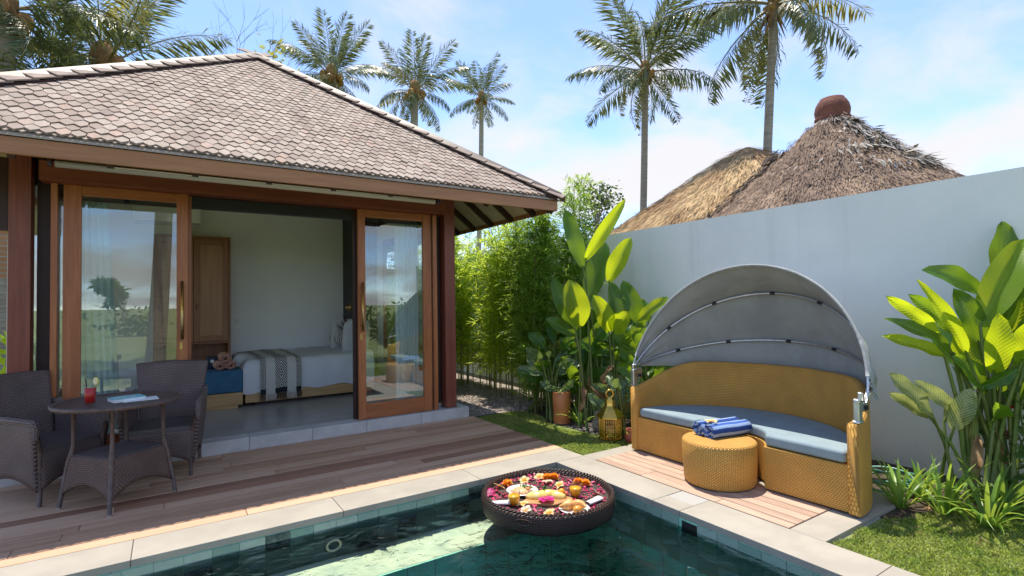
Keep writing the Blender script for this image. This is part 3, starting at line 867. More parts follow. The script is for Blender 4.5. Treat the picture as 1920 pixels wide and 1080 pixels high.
# striped towels
def towel_mat(name, cols):
    t = NT(name); tcn = t.n('ShaderNodeTexCoord'); s = t.n('ShaderNodeSeparateXYZ'); t.l(tcn.outputs['UV'], s.inputs[0])
    f = t.math('FRACT', t.math('DIVIDE', s.outputs[1], .105))
    c = t.mix(t.rng(f, .26, .30), cols[0], cols[1]); c = t.mix(t.rng(f, .52, .56), c, cols[2]); c = t.mix(t.rng(f, .76, .80), c, cols[1])
    nn = t.noise(t.vec('Object'), 220, 3)
    return t.done(t.bsdf(c, .95, 0, t.bump(nn, .7, .004), .2))
m_tw = towel_mat('striped_terry', ((.03, .075, .30), (.30, .42, .66), (.055, .13, .44)))
def roll(L, r, turns=2.6, sq=.9, th=.009, start=0.0):
    """spiral cloth roll, axis along local x, resting on z=0"""
    m = MB(); P = []; n = 70
    for i in range(2):
        row_ = []
        for k in range(n):
            a = start+turns*2*PI*k/(n-1); q = r*.16+(r-r*.16)*k/(n-1)
            row_.append((L/2 if i else -L/2, q*math.cos(a), r*sq+q*math.sin(a)*sq))
        P.append(row_)
    nl = 7; Q = []
    for i in range(nl):
        f_ = i/(nl-1); row_ = []
        for k in range(n):
            a, b = P[0][k], P[1][k]
            row_.append((a[0]+(b[0]-a[0])*f_+R.gauss(0, .0005), a[1]+R.gauss(0, .0006), a[2]+.002*math.sin(9*f_+k*.2)))
        Q.append(row_)
    m.grid(Q); return m
for (cx_, cy_, an, lab, st) in ((.875, -1.045, -12, 'blue striped rolled towel lying nearest the daybed backrest on the ottoman', .3), (.865, -1.155, -10, 'blue striped rolled towel at the front edge of the ottoman', 1.2)):
    t_ = bpy.data.objects.new('rolled_towel', roll(.40, .062, 2.7, .85, start=st).mesh('rolled_towel', True)); COL.objects.link(t_)
    t_.data.materials.append(m_tw); t_.location = (cx_, cy_, .342); t_.rotation_euler = (0, 0, math.radians(an))
    md = t_.modifiers.new('solid', 'SOLIDIFY'); md.thickness = .011
    props(t_, lab, 'towel', 'striped towels on the ottoman')

# ---------------------------------------------------------------- flowers
def petal_mat(name, c1, c2, trans):
    t = NT(name); tcn = t.n('ShaderNodeTexCoord'); s = t.n('ShaderNodeSeparateXYZ'); t.l(tcn.outputs['UV'], s.inputs[0])
    c = t.mix(t.rng(s.outputs[0], .1, .75), c1, c2)
    tr = t.n('ShaderNodeBsdfTranslucent'); t.setin(tr.inputs[0], c4(trans))
    mxs = t.n('ShaderNodeMixShader'); mxs.inputs[0].default_value = .25
    t.l(t.bsdf(c, .5), mxs.inputs[1]); t.l(tr.outputs[0], mxs.inputs[2])
    return t.done(mxs.outputs[0])
m_fran = petal_mat('frangipani_petal', (.85, .42, .02), (.86, .74, .38), (.8, .6, .2))
m_franw = petal_mat('pale_frangipani_petal', (.85, .5, .15), (.85, .80, .66), (.8, .7, .5))
m_mari = pm('marigold_petal', (.85, .30, .008), (.86, .42, .015), rough=.7, nscale=30, rnd=.15, island=True)
m_hib = petal_mat('magenta_petal', (.35, .0, .10), (.70, .015, .28), (.7, .05, .3))
m_orch = petal_mat('pink_orchid_petal', (.75, .35, .45), (.62, .02, .22), (.7, .1, .3))
def flower_mesh(name, mat, n=5, L=.03, Wd=.022, tilt=.45):
    m = MB()
    for i in range(n):
        a = 2*PI*i/n; P = []
        for u in np.linspace(0, 1, 5):
            row_ = []
            for v_ in (-1, -.5, 0, .5, 1):
                w_ = Wd*(.15+.85*math.sin(PI*min(1, u*.62+.12)))*.5*(1 if u < 1 else .25)
                x = L*u; y = v_*w_; z = L*tilt*u+.004*v_*v_-.012*u*u
                row_.append((x*math.cos(a)-y*math.sin(a), x*math.sin(a)+y*math.cos(a), .004+z))
            P.append(row_)
        b = len(m.f); m.grid(P)
        for q in range(b, len(m.f)):
            m.uv[q] = [(math.hypot(m.v[i_][0], m.v[i_][1])/L, .5) for i_ in m.f[q]]
    m.sphere((0, 0, .006), .004, 6, 4)
    me = m.mesh(name, True); me.materials.append(mat); return me
def marigold_mesh():
    m = MB(); V = []
    for i in range(150):
        d = Vector((R.gauss(0, 1), R.gauss(0, 1), abs(R.gauss(0, .8))+.02)).normalized()
        r_ = R.uniform(.55, 1); p = d*.018*r_; side = d.cross(Vector((0, 0, 1))).normalized() if abs(d.z) < .98 else Vector((1, 0, 0))
        V.append(rhombi([p+Vector((0, 0, .006))], [d+Vector((R.gauss(0, .3), R.gauss(0, .3), R.gauss(0, .3)))], [side.cross(d)], [.011], [.011])[0])
    m.blades(V); m.sphere((0, 0, .012), .014, 10, 6)
    me = m.mesh('marigold'); me.materials.append(m_mari); return me
me_fr = flower_mesh('frangipani', m_fran); me_frw = flower_mesh('frangipani', m_franw)
me_hib = flower_mesh('hibiscus', m_hib, 5, .042, .042, .35); me_or = flower_mesh('orchid', m_orch, 6, .032, .018, .5)
me_mar = marigold_mesh()
def put(name, me, loc, label, cat, group=None, rz=None, s=1, tilt=0):
    o = bpy.data.objects.new(name, me); COL.objects.link(o); o.location = loc
    o.rotation_euler = (R.gauss(0, tilt), R.gauss(0, tilt), R.uniform(0, 6.28) if rz is None else rz); o.scale = (s, s, s)
    return props(o, label, cat, group)
put('frangipani', me_fr, (.735, -1.095, .448), 'yellow frangipani laid on the rolled striped towels', 'flower', None, s=1.9)

# ---------------------------------------------------------------- floating tray
m_dkw = weave('dark_brown_wicker', (.075, .042, .032), (.02, .012, .010), .02, .012, .42, .005, .15)
m_dkw2 = weave('dark_brown_wicker_floor', (.10, .062, .055), (.03, .018, .017), .022, .011, .5, .004, .15)
TC = (-.525, -.56); TR = .50
tray = T('floating_tray', 'round dark wicker tray floating in the pool corner with breakfast and petals', 'tray', (TC[0], TC[1], -.14))
NP = 72
prof = [(TR-.03, -.122), (TR-.010, -.105), (TR, -.05), (TR+.002, .0), (TR-.004, .014), (TR-.02, .022), (TR-.036, .014), (TR-.042, -.004), (TR-.05, -.030)]
m = MB(); P = [[(TC[0]+r_*math.cos(2*PI*k/NP), TC[1]+r_*math.sin(2*PI*k/NP), z) for k in range(NP)] for r_, z in prof]
# two hand holes are cut in the rim wall
hole = math.radians(214)
m.grid(np.array(P).transpose(1, 0, 2)[::-1], cu=True)
O('rim_wall', m, m_dkw, tray, smooth=True)
fl = MB(); ring_ = [[(TC[0]+r_*math.cos(2*PI*k/NP), TC[1]+r_*math.sin(2*PI*k/NP), -.015) for k in range(NP)] for r_ in np.linspace(.001, TR-.045, 8)]
fl.grid(ring_, cv=True)
for fi in range(len(fl.uv)): fl.uv[fi] = [(fl.v[i][0], fl.v[i][1]) for i in fl.f[fi]]
fl.lathe([(TR-.03, -.122), (.01, -.123)], NP, (TC[0], TC[1], 0), cap=False)
O('tray_floor', fl, m_dkw2, tray)
bd = MB()
for k in range(0, 96):
    a = 2*PI*k/96; a2 = 2*PI*(k+1.4)/96
    bd.tube([(TC[0]+(TR-.005)*math.cos(a), TC[1]+(TR-.005)*math.sin(a), .010), (TC[0]+(TR-.02)*math.cos((a+a2)/2), TC[1]+(TR-.02)*math.sin((a+a2)/2), .028), (TC[0]+(TR-.036)*math.cos(a2), TC[1]+(TR-.036)*math.sin(a2), .010)], .008, 5, cap=False)
O('braided_rim', bd, m_dkw, tray, smooth=True, kind='stuff')
m = MB(); hc = Vector((TC[0]+(TR+.004)*math.cos(hole), TC[1]+(TR+.004)*math.sin(hole), -.028)); ht_ = Vector((-math.sin(hole), math.cos(hole), 0))
m.tube([hc+ht_*.055*math.cos(q)+Vector((0, 0, .017*math.sin(q))) for q in np.linspace(0, 2*PI, 20)[:-1]], .006, 6, closed=True)
O('hand_hole_rim', m, m_dkw, tray, smooth=True)
m = MB(); m.tube([hc-Vector((math.cos(hole), math.sin(hole), 0))*.004, hc], .001, 4)
FZ = -.014
def tp_(x, y, k=.93): return (TC[0]+(x-.085)*k, TC[1]+(y-.10)*k)
m_china = pm('white_china', (.80, .79, .75), rough=.18)
def plate(loc, r_, label):
    pl = T('plate', label, 'plate', (loc[0], loc[1], FZ))
    m = MB(); m.lathe([(r_*.5, 0), (r_*.62, .004), (r_*.95, .016), (r_, .020), (r_*.985, .022), (r_*.6, .010), (.001, .008)], 36, (loc[0], loc[1], FZ+.001), cap=False)
    O('dish', m, m_china, pl, smooth=True); return pl
p1_ = tp_(-.06, .255); plate(p1_, .122, 'white plate of noodles and greens at the back left of the floating tray')
food = MB(); V = []
fd = T('noodle_salad', 'fried noodles with chopped meat and green herbs on the white plate', 'food', (p1_[0], p1_[1], FZ+.011))
m = MB(); 
for i in range(60):
    a = R.uniform(0, 6.28); r_ = R.uniform(0, .07); c0 = (p1_[0]-.012+r_*math.cos(a), p1_[1]+r_*math.sin(a), FZ+.016+.022*(1-r_/.06))
    q = R.uniform(0, 6.28); m.tube([(c0[0]+.018*math.cos(q+w_), c0[1]+.018*math.sin(q+w_), c0[2]+.004*math.sin(3*w_)) for w_ in np.linspace(0, 3, 6)], .003, 5)
m.sphere((p1_[0]-.01, p1_[1], FZ+.014), .068, 12, 6, (1, 1, .4))
O('noodles', m, pm('noodle', (.62, .36, .16), (.70, .48, .26), rough=.5, nscale=60), fd, smooth=True)
m = MB()
for i in range(9): m.sphere((p1_[0]+.035+R.gauss(0, .014), p1_[1]-.03+R.gauss(0, .014), FZ+.035), .012, 7, 5, (1.2, .9, .7))
O('meat', m, pm('fried_meat', (.36, .13, .04), (.5, .2, .06), rough=.45, nscale=50), fd, smooth=True)
m = MB(); V = rhombi([(p1_[0]+R.gauss(.03, .02), p1_[1]+R.gauss(0, .022), FZ+.035) for i in range(40)], NR.normal(0, 1, (40, 3))+[0, 0, .6], NR.normal(0, 1, (40, 3)), [.025]*40, [.012]*40)
m.blades(V); O('herbs', m, leafmat('herb', (.06, .14, .02), (.10, .22, .03), (.2, .4, .05)), fd)
p2_ = tp_(.043, -.287); plate(p2_, .108, 'white plate of croissants at the right front of the floating tray')
m_cro = pm('baked_pastry', (.60, .27, .06), (.78, .48, .18), rough=.4, nscale=25)
def croissant(c, rz, s, label):
    m = MB(); path = []; rad = []
    for k in np.linspace(-1, 1, 15):
        path.append((c[0]+s*(.045*k*math.cos(rz)-.03*k*k*math.sin(rz)), c[1]+s*(.045*k*math.sin(rz)+.03*k*k*math.cos(rz)), c[2])); rad.append(s*.021*(1-abs(k)**2.2)*(1+.13*math.sin(k*22))+.003)
    m.tube(path, rad, 10)
    one('croissant', label, 'pastry', m, m_cro, tuple(c), True)
croissant((p2_[0]-.025, p2_[1]+.03, FZ+.042), .4, 1.5, 'left golden croissant on the pastry plate')
croissant((p2_[0]+.03, p2_[1]-.005, FZ+.044), 2.3, 1.35, 'right golden croissant on the pastry plate')
m = MB(); m.sphere((p2_[0]-.02, p2_[1]-.055, FZ+.034), .028, 10, 7, (1.3, 1, .9))
one('danish_pastry', 'small orange danish pastry at the front of the pastry plate', 'pastry', m, pm('glazed_pastry', (.80, .33, .05), rough=.3), (p2_[0], p2_[1], FZ+.02), True)
# wooden leaf board with fruit
pb_ = tp_(-.0, -.0); ob = []
for k in range(56):
    a = 2*PI*k/56; r_ = 1+.09*math.cos(5*a+.5)+.06*math.cos(3*a+1)
    pa_, pq_ = .170*r_*math.cos(a), .120*r_*math.sin(a); ob.append((pb_[0]+.834*pa_+.551*pq_, pb_[1]-.551*pa_+.834*pq_))
bo = MB(); bo.prism(ob, FZ+.002, FZ+.018)
one('serving_board', 'wavy edged wooden board of cut fruit in the middle of the tray', 'board', bo, wood('board_wood', (.42, .20, .075), (.55, .30, .13), 0, .5, 0, 1, .1), (pb_[0], pb_[1], FZ), bev=.004)
def slice_(c, rz, L, Wd, h, mat, label, name='fruit_slice'):
    m = MB(); P = []
    for u in np.linspace(-1, 1, 13):
        rr_ = Wd*math.sqrt(max(0, 1-u*u*.94)); row_ = []
        for v_ in np.linspace(0, PI, 8):
            lx, ly, lz = u*L, -math.cos(v_)*rr_, math.sin(v_)*rr_*h
            ly += .35*L*u*u*.5
            row_.append((c[0]+lx*math.cos(rz)-ly*math.sin(rz), c[1]+lx*math.sin(rz)+ly*math.cos(rz), c[2]+lz))
        P.append(row_)
    m.grid(P); one(name, label, 'fruit', m, mat, tuple(c), True, sol=.002)
m_mel = pm('yellow_melon', (.80, .52, .10), (.85, .66, .25), rough=.3, nscale=30)
m_pap = pm('pink_papaya', (.75, .20, .12), (.80, .38, .26), rough=.3, nscale=20)
ZB = FZ+.019
def bq(a, q): return (pb_[0]+.834*a+.551*q, pb_[1]-.551*a+.834*q)
def bz(a, q, z): return (*bq(a, q), ZB+z)
slice_(bz(-.055, .015, 0), -.35, .10, .046, 1.0, m_mel, 'left yellow melon wedge on the wooden board', 'melon_slice')
slice_(bz(.01, .035, 0), -.75, .085, .042, 1.15, m_mel, 'middle yellow melon wedge on the wooden board', 'melon_slice')
slice_(bz(.065, .02, 0), -1.1, .08, .040, 1.05, m_mel, 'right yellow melon wedge on the wooden board', 'melon_slice')
slice_(bz(.055, .075, 0), -.75, .11, .034, .9, m_pap, 'pink papaya slice at the back of the wooden board', 'papaya_slice')
tg = bz(.115, .055, .022); m = MB(); m.sphere(tg, .027, 12, 8)
one('tangerine', 'small orange tangerine at the right end of the wooden board', 'fruit', m, pm('tangerine_peel', (.80, .30, .02), rough=.45, bump=.2, bscale=300), tg, True)
mt_ = bz(-.01, .045, .045); m = MB(); m.blades(rhombi([mt_]*14, NR.normal(0, 1, (14, 3))+[0, 0, .5], NR.normal(0, 1, (14, 3)), [.035]*14, [.02]*14))
one('mint_sprig', 'green mint sprig lying on the melon', 'herb', m, leafmat('mint', (.02, .08, .02), (.04, .13, .03), (.1, .3, .05)), mt_)
put('hibiscus', me_hib, bz(-.005, -.065, .004), 'magenta hibiscus on the front of the fruit board', 'flower', tilt=.1, s=1.45)
m_juice = pm('orange_juice', (.85, .38, .01), (.86, .45, .02), rough=.25)
for (g_, lab) in ((tp_(-.262, .075), 'tumbler of orange juice at the left of the tray beside the napkin'), (tp_(.232, -.075), 'tumbler of orange juice at the right back of the tray')):
    t_ = T('juice_glass', lab, 'glass', (g_[0], g_[1], FZ), group='juice glasses on the floating tray')
    m = MB(); m.lathe([(.034, 0), (.046, .06), (.047, .105), (.0452, .105), (.0435, .06), (.032, .005), (.001, .005)], 24, (g_[0], g_[1], FZ), cap=False); O('tumbler', m, m_clear, t_, smooth=True)
    m = MB(); m.lathe([(.001, .0055), (.0315, .006), (.0425, .055), (.0432, .072), (.001, .072)], 24, (g_[0], g_[1], FZ), cap=False); O('juice', m, m_juice, t_, smooth=True)
m_nap = pm('white_linen', (.80, .79, .76), rough=.9, bump=.2, bscale=40)
for (n_, rz, lab) in ((tp_(-.331, .129), -.5, 'white rolled napkin at the left rim of the tray'), (tp_(.268, -.253), .2, 'white folded napkin at the right rim of the tray')):
    m = MB(); m.grid([[(n_[0]+math.cos(rz)*u*.075-math.sin(rz)*.028*math.cos(v_)*(1+.15*u), n_[1]+math.sin(rz)*u*.075+math.cos(rz)*.028*math.cos(v_)*(1+.15*u), FZ+.016+.014*math.sin(v_)) for v_ in np.linspace(0, 2*PI, 13)] for u in np.linspace(-1, 1, 8)])
    one('napkin', lab, 'napkin', m, m_nap, (n_[0], n_[1], FZ), True)
for (q, lab, me_, nm) in (((.258, .446), 'yellow frangipani beside the marigold pair at the back rim', me_fr, 'frangipani'), ((.102, .455), 'yellow frangipani behind the noodle plate', me_fr, 'frangipani'),
        ((.239, .303), 'pale frangipani in front of the back marigolds', me_frw, 'frangipani'), ((.272, .179), 'yellow frangipani between board and right marigolds', me_fr, 'frangipani'),
        ((.395, -.154), 'pale frangipani at the right rim behind the napkin', me_frw, 'frangipani'), ((-.216, .016), 'yellow frangipani beside the left juice tumbler', me_fr, 'frangipani'),
        ((-.264, -.095), 'pale frangipani in the front left petals', me_frw, 'frangipani'), ((-.154, -.237), 'yellow frangipani at the front rim below the board', me_fr, 'frangipani'), ((-.162, .459), 'yellow frangipani against the left marigold', me_fr, 'frangipani'),
        ((-.309, .367), 'pink orchid at the far left rim of the tray', me_or, 'orchid')):
    p = tp_(*q); put(nm, me_, (p[0], p[1], FZ+.006), lab, 'flower', 'loose flowers on the tray' if nm == 'frangipani' else None, s=1.6, tilt=.35)
for (q, lab) in (((-.089, .491), 'orange marigold at the back left rim of the tray'), ((.31, .408), 'left orange marigold of the pair at the back rim'), ((.369, .378), 'right orange marigold of the pair at the back rim'),
        ((.469, .136), 'left orange marigold of the pair at the right rim'), ((.499, .076), 'right orange marigold of the pair at the right rim')):
    p = tp_(*q, .86); put('marigold', me_mar, (p[0], p[1], FZ), lab, 'flower', 'marigolds on the tray', s=1.75)
V = []
for i in range(620):
    a = R.uniform(0, 6.28); r_ = (TR-.06)*math.sqrt(R.uniform(.06, 1)); x, y = TC[0]+r_*math.cos(a), TC[1]+r_*math.sin(a)
    for (q, rr_) in ((p1_, .125), (p2_, .11), (pb_, .15)):
        if math.hypot(x-q[0], y-q[1]) < rr_: break
    else:
        d = (math.cos(a*7), math.sin(a*7), R.uniform(-.1, .4)); V.append(rhombi([(x, y, FZ+.003+R.uniform(0, .006))], [d], [(R.gauss(0, .4), R.gauss(0, .4), 1)], [R.uniform(.022, .038)], [R.uniform(.018, .028)], lift=[.005])[0])
m = MB(); m.blades(V)
o = one('flower_petals', 'scattered crimson and pink petals on the tray floor', 'petals', m, pm('crimson_petal', (.42, .006, .045), (.60, .05, .17), rough=.5, rnd=.45, island=True, nscale=3, kind='Object'), (TC[0], TC[1], FZ)); o['kind'] = 'stuff'

# ---------------------------------------------------------------- wicker chairs and table
m_wk = weave('grey_brown_wicker', (.225, .165, .155), (.05, .036, .034), .021, .015, .5, .005, .12)
m_wkl = pm('brown_wicker_wrap', (.14, .095, .082), (.085, .058, .05), rough=.5, nscale=30, bump=.6, bscale=150)
m_seat = weave('flat_wicker_seat', (.16, .135, .135), (.08, .062, .062), .02, .009, .6, .002, .1)
def chair(name, label, loc, rz):
    t_ = T(name, label, 'chair', loc, rz, 'wicker armchairs at the round table')
    W0, D0 = .26, .27
    def xw(z): return .225+.055*min(1, max(0, (z-.08)/.52))**.8
    for sgn in (-1, 1):
        P = []
        for k, s_ in enumerate(np.linspace(0, 1, 16)):
            y = -D0+.015+s_*(2*D0-.03); row_ = []
            zb = .11+.095*math.sin(PI*s_); zt = .615+.035*s_+.10*max(0, s_-.75)*2
            for q in np.linspace(0, 1, 9):
                z = zb+(zt-zb)*q; yy = y+(-.03*q*q if s_ < .2 else 0)*(1-s_/.2 if s_ < .2 else 0)
                row_.append((sgn*xw(z), yy+.05*s_*max(0, q-.4), z))
            P.append(row_)
        m = MB(); m.grid(P); O('side_panel', m, m_wk, t_, local=True, sol=.032, smooth=True)
        m = MB(); m.tube([(sgn*(xw(.62)), -D0-.012, .50), (sgn*xw(.62), -D0-.02, .575), (sgn*xw(.62), -D0+.0, .618), (sgn*xw(.62), -.1, .628), (sgn*xw(.62), .1, .64), (sgn*xw(.62), .26, .672)], [.018, .024, .027, .026, .025, .023], 10)
        O('armrest', m, m_wk, t_, local=True, smooth=True)
    P = []
    for s_ in np.linspace(-1, 1, 17):
        zb = .12+.075*(1-s_*s_); P.append([(s_*.222*(1+.06*q), -D0+.012-.004*q, zb+(.395-zb)*q) for q in np.linspace(0, 1, 8)])
    m = MB(); m.grid(P); O('front_apron', m, m_wk, t_, local=True, sol=.03, smooth=True)
    P = []
    for s_ in np.linspace(-1, 1, 21):
        row_ = []
        for q in np.linspace(0, 1, 12):
            z = .39+(.925+.012*(1-s_*s_)-.39)*q; y = .235+.095*q+.03*q*q+.028*(1-s_*s_)
            row_.append((s_*(.235+.055*q), y, z))
        P.append(row_)
    m = MB(); m.grid(P); O('backrest', m, m_wk, t_, local=True, sol=.034, smooth=True)
    P = []
    for s_ in np.linspace(-1, 1, 13):
        zb = .12+.08*(1-s_*s_); P.append([(s_*.225, .255, zb+(.40-zb)*q) for q in np.linspace(0, 1, 6)])
    m = MB(); m.grid(P); O('rear_apron', m, m_wk, t_, local=True, sol=.03, smooth=True)
    m = MB(); m.box((0, -.005, .405), (.50, .51, .042)); O('seat', m, m_seat, t_, local=True, bev=.014, seg=3)
    for sx in (-1, 1):
        m = MB(); m.tube([(sx*.224, -D0+.02, 0), (sx*.224, -D0+.016, .15), (sx*.235, -D0+.008, .38), (sx*.262, -D0-.006, .52)], [.014, .017, .018, .016], 10); O('leg', m, m_wkl, t_, local=True, smooth=True)
        m = MB(); m.tube([(sx*.228, .31, 0), (sx*.226, .262, .16), (sx*.228, .25, .36)], [.014, .017, .017], 10); O('leg', m, m_wkl, t_, local=True, smooth=True)
    return t_
# local -Y is the front
chair('wicker_armchair', 'dark wicker armchair cut by the left edge of the photo, left of the table', (-3.735, 1.735, 0), math.radians(45))
chair('wicker_armchair', 'dark wicker armchair between the round table and the plinth step', (-2.945, 1.85, 0), math.radians(-9))
tb = T('side_table', 'oval topped dark wicker table with woven lower shelf standing on the timber deck', 'table', (-3.235, 1.22, 0), math.radians(39.5))
HT = .742
m = MB(); m.lathe([(.01, -.012), (.40, -.012), (.41, .0), (.411, .012), (.402, .019), (.388, .018), (.382, .006), (.01, .005)], 56, (0, 0, HT), cap=False); 
O('table_top', m, [m_wkl], tb, local=True, smooth=True)
tp = MB(); ring_ = [[(r_*math.cos(2*PI*k/48), r_*math.sin(2*PI*k/48), HT+.0075) for k in range(48)] for r_ in np.linspace(.001, .384, 8)]
tp.grid(ring_, cv=True)
for fi in range(len(tp.uv)): tp.uv[fi] = [(tp.v[i][0], tp.v[i][1]) for i in tp.f[fi]]
O('top_panel', tp, weave('table_top_weave', (.13, .08, .065), (.06, .035, .028), .022, .011, .45, .002, .15), tb, local=True)
SZ = .385
for sx in (-1, 1):
    for sy in (-1, 1):
        m = MB(); m.tube([(sx*.252, sy*.252, 0.004), (sx*.215, sy*.215, SZ-.06), (sx*.202, sy*.202, SZ), (sx*.195, sy*.195, SZ+.06), (sx*.195, sy*.195, HT-.012)], [.014, .017, .019, .0135, .0135], 10)
        lg = O('leg', m, m_wkl, tb, local=True, smooth=True)
        m = MB(); m.lathe([(.015, 0), (.015, .012)], 10, (sx*.252, sy*.252, 0)); O('foot_cap', m, m_steel, lg, local=True)
m = MB(); m.box((0, 0, SZ-.012), (.40, .40, .02)); O('shelf', m, m_seat, tb, local=True, bev=.006)
for k in range(4):
    Mx = Matrix.Rotation(k*PI/2, 3, 'Z'); P = []
    for s_ in np.linspace(-1, 1, 17):
        row_ = []
        for q in np.linspace(0, 1, 8):
            zb = .10+.085*(1-s_*s_); z = zb+(SZ-.005-zb)*q; hw = .202+(.252-.202)*(1-z/SZ)
            p = Mx @ Vector((s_*hw*.97, -hw-.004, z)); row_.append(tuple(p))
        P.append(row_)
    m = MB(); m.grid(P); O('skirt', m, weave('brown_wicker_skirt', (.20, .125, .105), (.045, .03, .025), .021, .015, .5, .005, .12) if k == 0 else bpy.data.materials['brown_wicker_skirt'], tb, local=True, sol=.016, smooth=True)
# drink
gx_, gy_ = -3.405, 1.14; gz_ = HT+.009
t_ = T('drink_glass', 'tall glass of red juice with a citrus slice on the wicker table', 'drink', (gx_, gy_, gz_))
m = MB(); m.lathe([(.033, 0), (.0345, .0), (.037, .145), (.0355, .145), (.033, .008), (.001, .008)], 28, (gx_, gy_, gz_), cap=False); O('tumbler', m, m_clear, t_, smooth=True)
m = MB(); m.lathe([(.001, .009), (.0325, .0095), (.0348, .118), (.001, .118)], 28, (gx_, gy_, gz_), cap=False); O('juice', m, pm('red_juice', (.66, .015, .012), (.72, .03, .02), rough=.2), t_, smooth=True)
m = MB(); cx_, cz_ = gx_+.034, gz_+.165
m.tube([(cx_-.003, gy_-.006, cz_), (cx_+.003, gy_-.002, cz_)], .030, 20)
sl_ = O('citrus_slice', m, pm('citrus_rind', (.75, .58, .10), rough=.5), t_)
m = MB(); q0 = Vector((cx_-.0035, gy_-.0063, cz_)); dv = Vector((.006, .004, 0)).normalized()
m.tube([q0-dv*.001, q0+dv*.001], .025, 20); O('citrus_flesh', m, pm('citrus_flesh', (.80, .74, .52), (.7, .62, .38), rough=.4, nscale=120), t_)
m = MB(); m.tube([(gx_-.012, gy_, gz_+.02), (gx_-.026, gy_+.005, gz_+.19)], .0035, 8); O('straw', m, m_black, t_)
# printed matter
m_blu = pm('turquoise_cover', (.10, .48, .52), (.16, .58, .62), rough=.35, nscale=8)
m_pap2 = pm('white_paper', (.80, .81, .80), rough=.6)
bx_, by_ = -3.16, 1.17
t_ = T('magazine', 'thick white and turquoise magazine stack lying on the wicker table', 'magazine', (bx_, by_, HT+.009))
m = MB(); m.box((bx_-.03, by_, HT+.009+.012), (.20, .145, .024), rz=.35); O('pages', m, m_pap2, t_, bev=.002)
m = MB(); m.box((bx_-.03, by_, HT+.009+.0257), (.205, .15, .003), rz=.35); O('cover', m, m_blu, t_)
m = MB(); m.box((bx_-.035, by_-.02, HT+.009+.0277), (.15, .085, .001), rz=.35); O('cover_photo', m, pm('cover_picture', (.55, .70, .72), (.12, .30, .34), rough=.35, nscale=14), t_)
m = MB(); m.box((bx_+.055, by_-.035, HT+.009+.004), (.22, .15, .006), rz=.12)
one('brochure', 'thin white brochure lying under the turquoise magazine', 'brochure', m, m_pap2, (bx_+.06, by_-.03, HT+.009))
# ---------------------------------------------------------------- bedroom
BD = T('double_bed', 'double bed with white duvet on a pale wooden base in the villa bedroom', 'bed', (-1.1, 4.75, .125))
m = MB(); m.bx(-2.07, -.34, 3.985, 5.60, .165, .335); O('bed_base', m, m_pale, BD, bev=.004)
m = MB(); m.bx(-1.95, -.40, 4.06, 5.55, .124, .164); O('base_plinth', m, m_timdk, BD)
m_duv = pm('white_duvet', (.72, .73, .76), (.66, .67, .71), rough=.9, nscale=2, bump=.35, bscale=7, bdist=.03)
P = []
bx0, bx1, by0, by1 = -2.10, -.34, 3.955, 5.60
for i, s_ in enumerate(np.linspace(0, 1, 40)):
    x = bx0+(bx1-bx0)*s_; row_ = []
    for k, q in enumerate(np.linspace(0, 1, 44)):
        # runs from front hem up over the edge to the back
        Lf = .43; tot = Lf+(by1-by0); d = q*tot
        if d < Lf: y, z = by0-.012*math.sin(d*9), .30+d
        else: y, z = by0+(d-Lf), .30+Lf
        rad = .10
        dd = abs(d-Lf)
        if dd < rad: z -= .035*(1-dd/rad)**2; y += .03*(1-dd/rad)**2
        ex = min(1, s_/.06); z -= .10*(1-ex)**2 if d >= Lf*.8 else 0
        z += .006*math.sin(x*9+y*4)+.004*math.sin(x*23-y*11)+(.012*math.sin(x*13) if d < .05 else 0)
        z += .05*max(0, (s_-.75))*1.5 if d >= Lf else 0
        row_.append((x, y+.006*math.sin(x*17)*(1 if d < Lf else 0), z))
    P.append(row_)
m = MB(); m.grid(P)
side = [[(bx0+.012*math.sin(y*9), y, z) for z in np.linspace(.30, .66, 8)] for y in np.linspace(by0+.01, by1, 20)]
m.grid(side)
O('duvet', m, m_duv, BD, smooth=True)
m = MB(); m.bx(-2.06, -.345, 3.99, 5.59, .336, .66); O('mattress', m, m_white, BD, bev=.02)
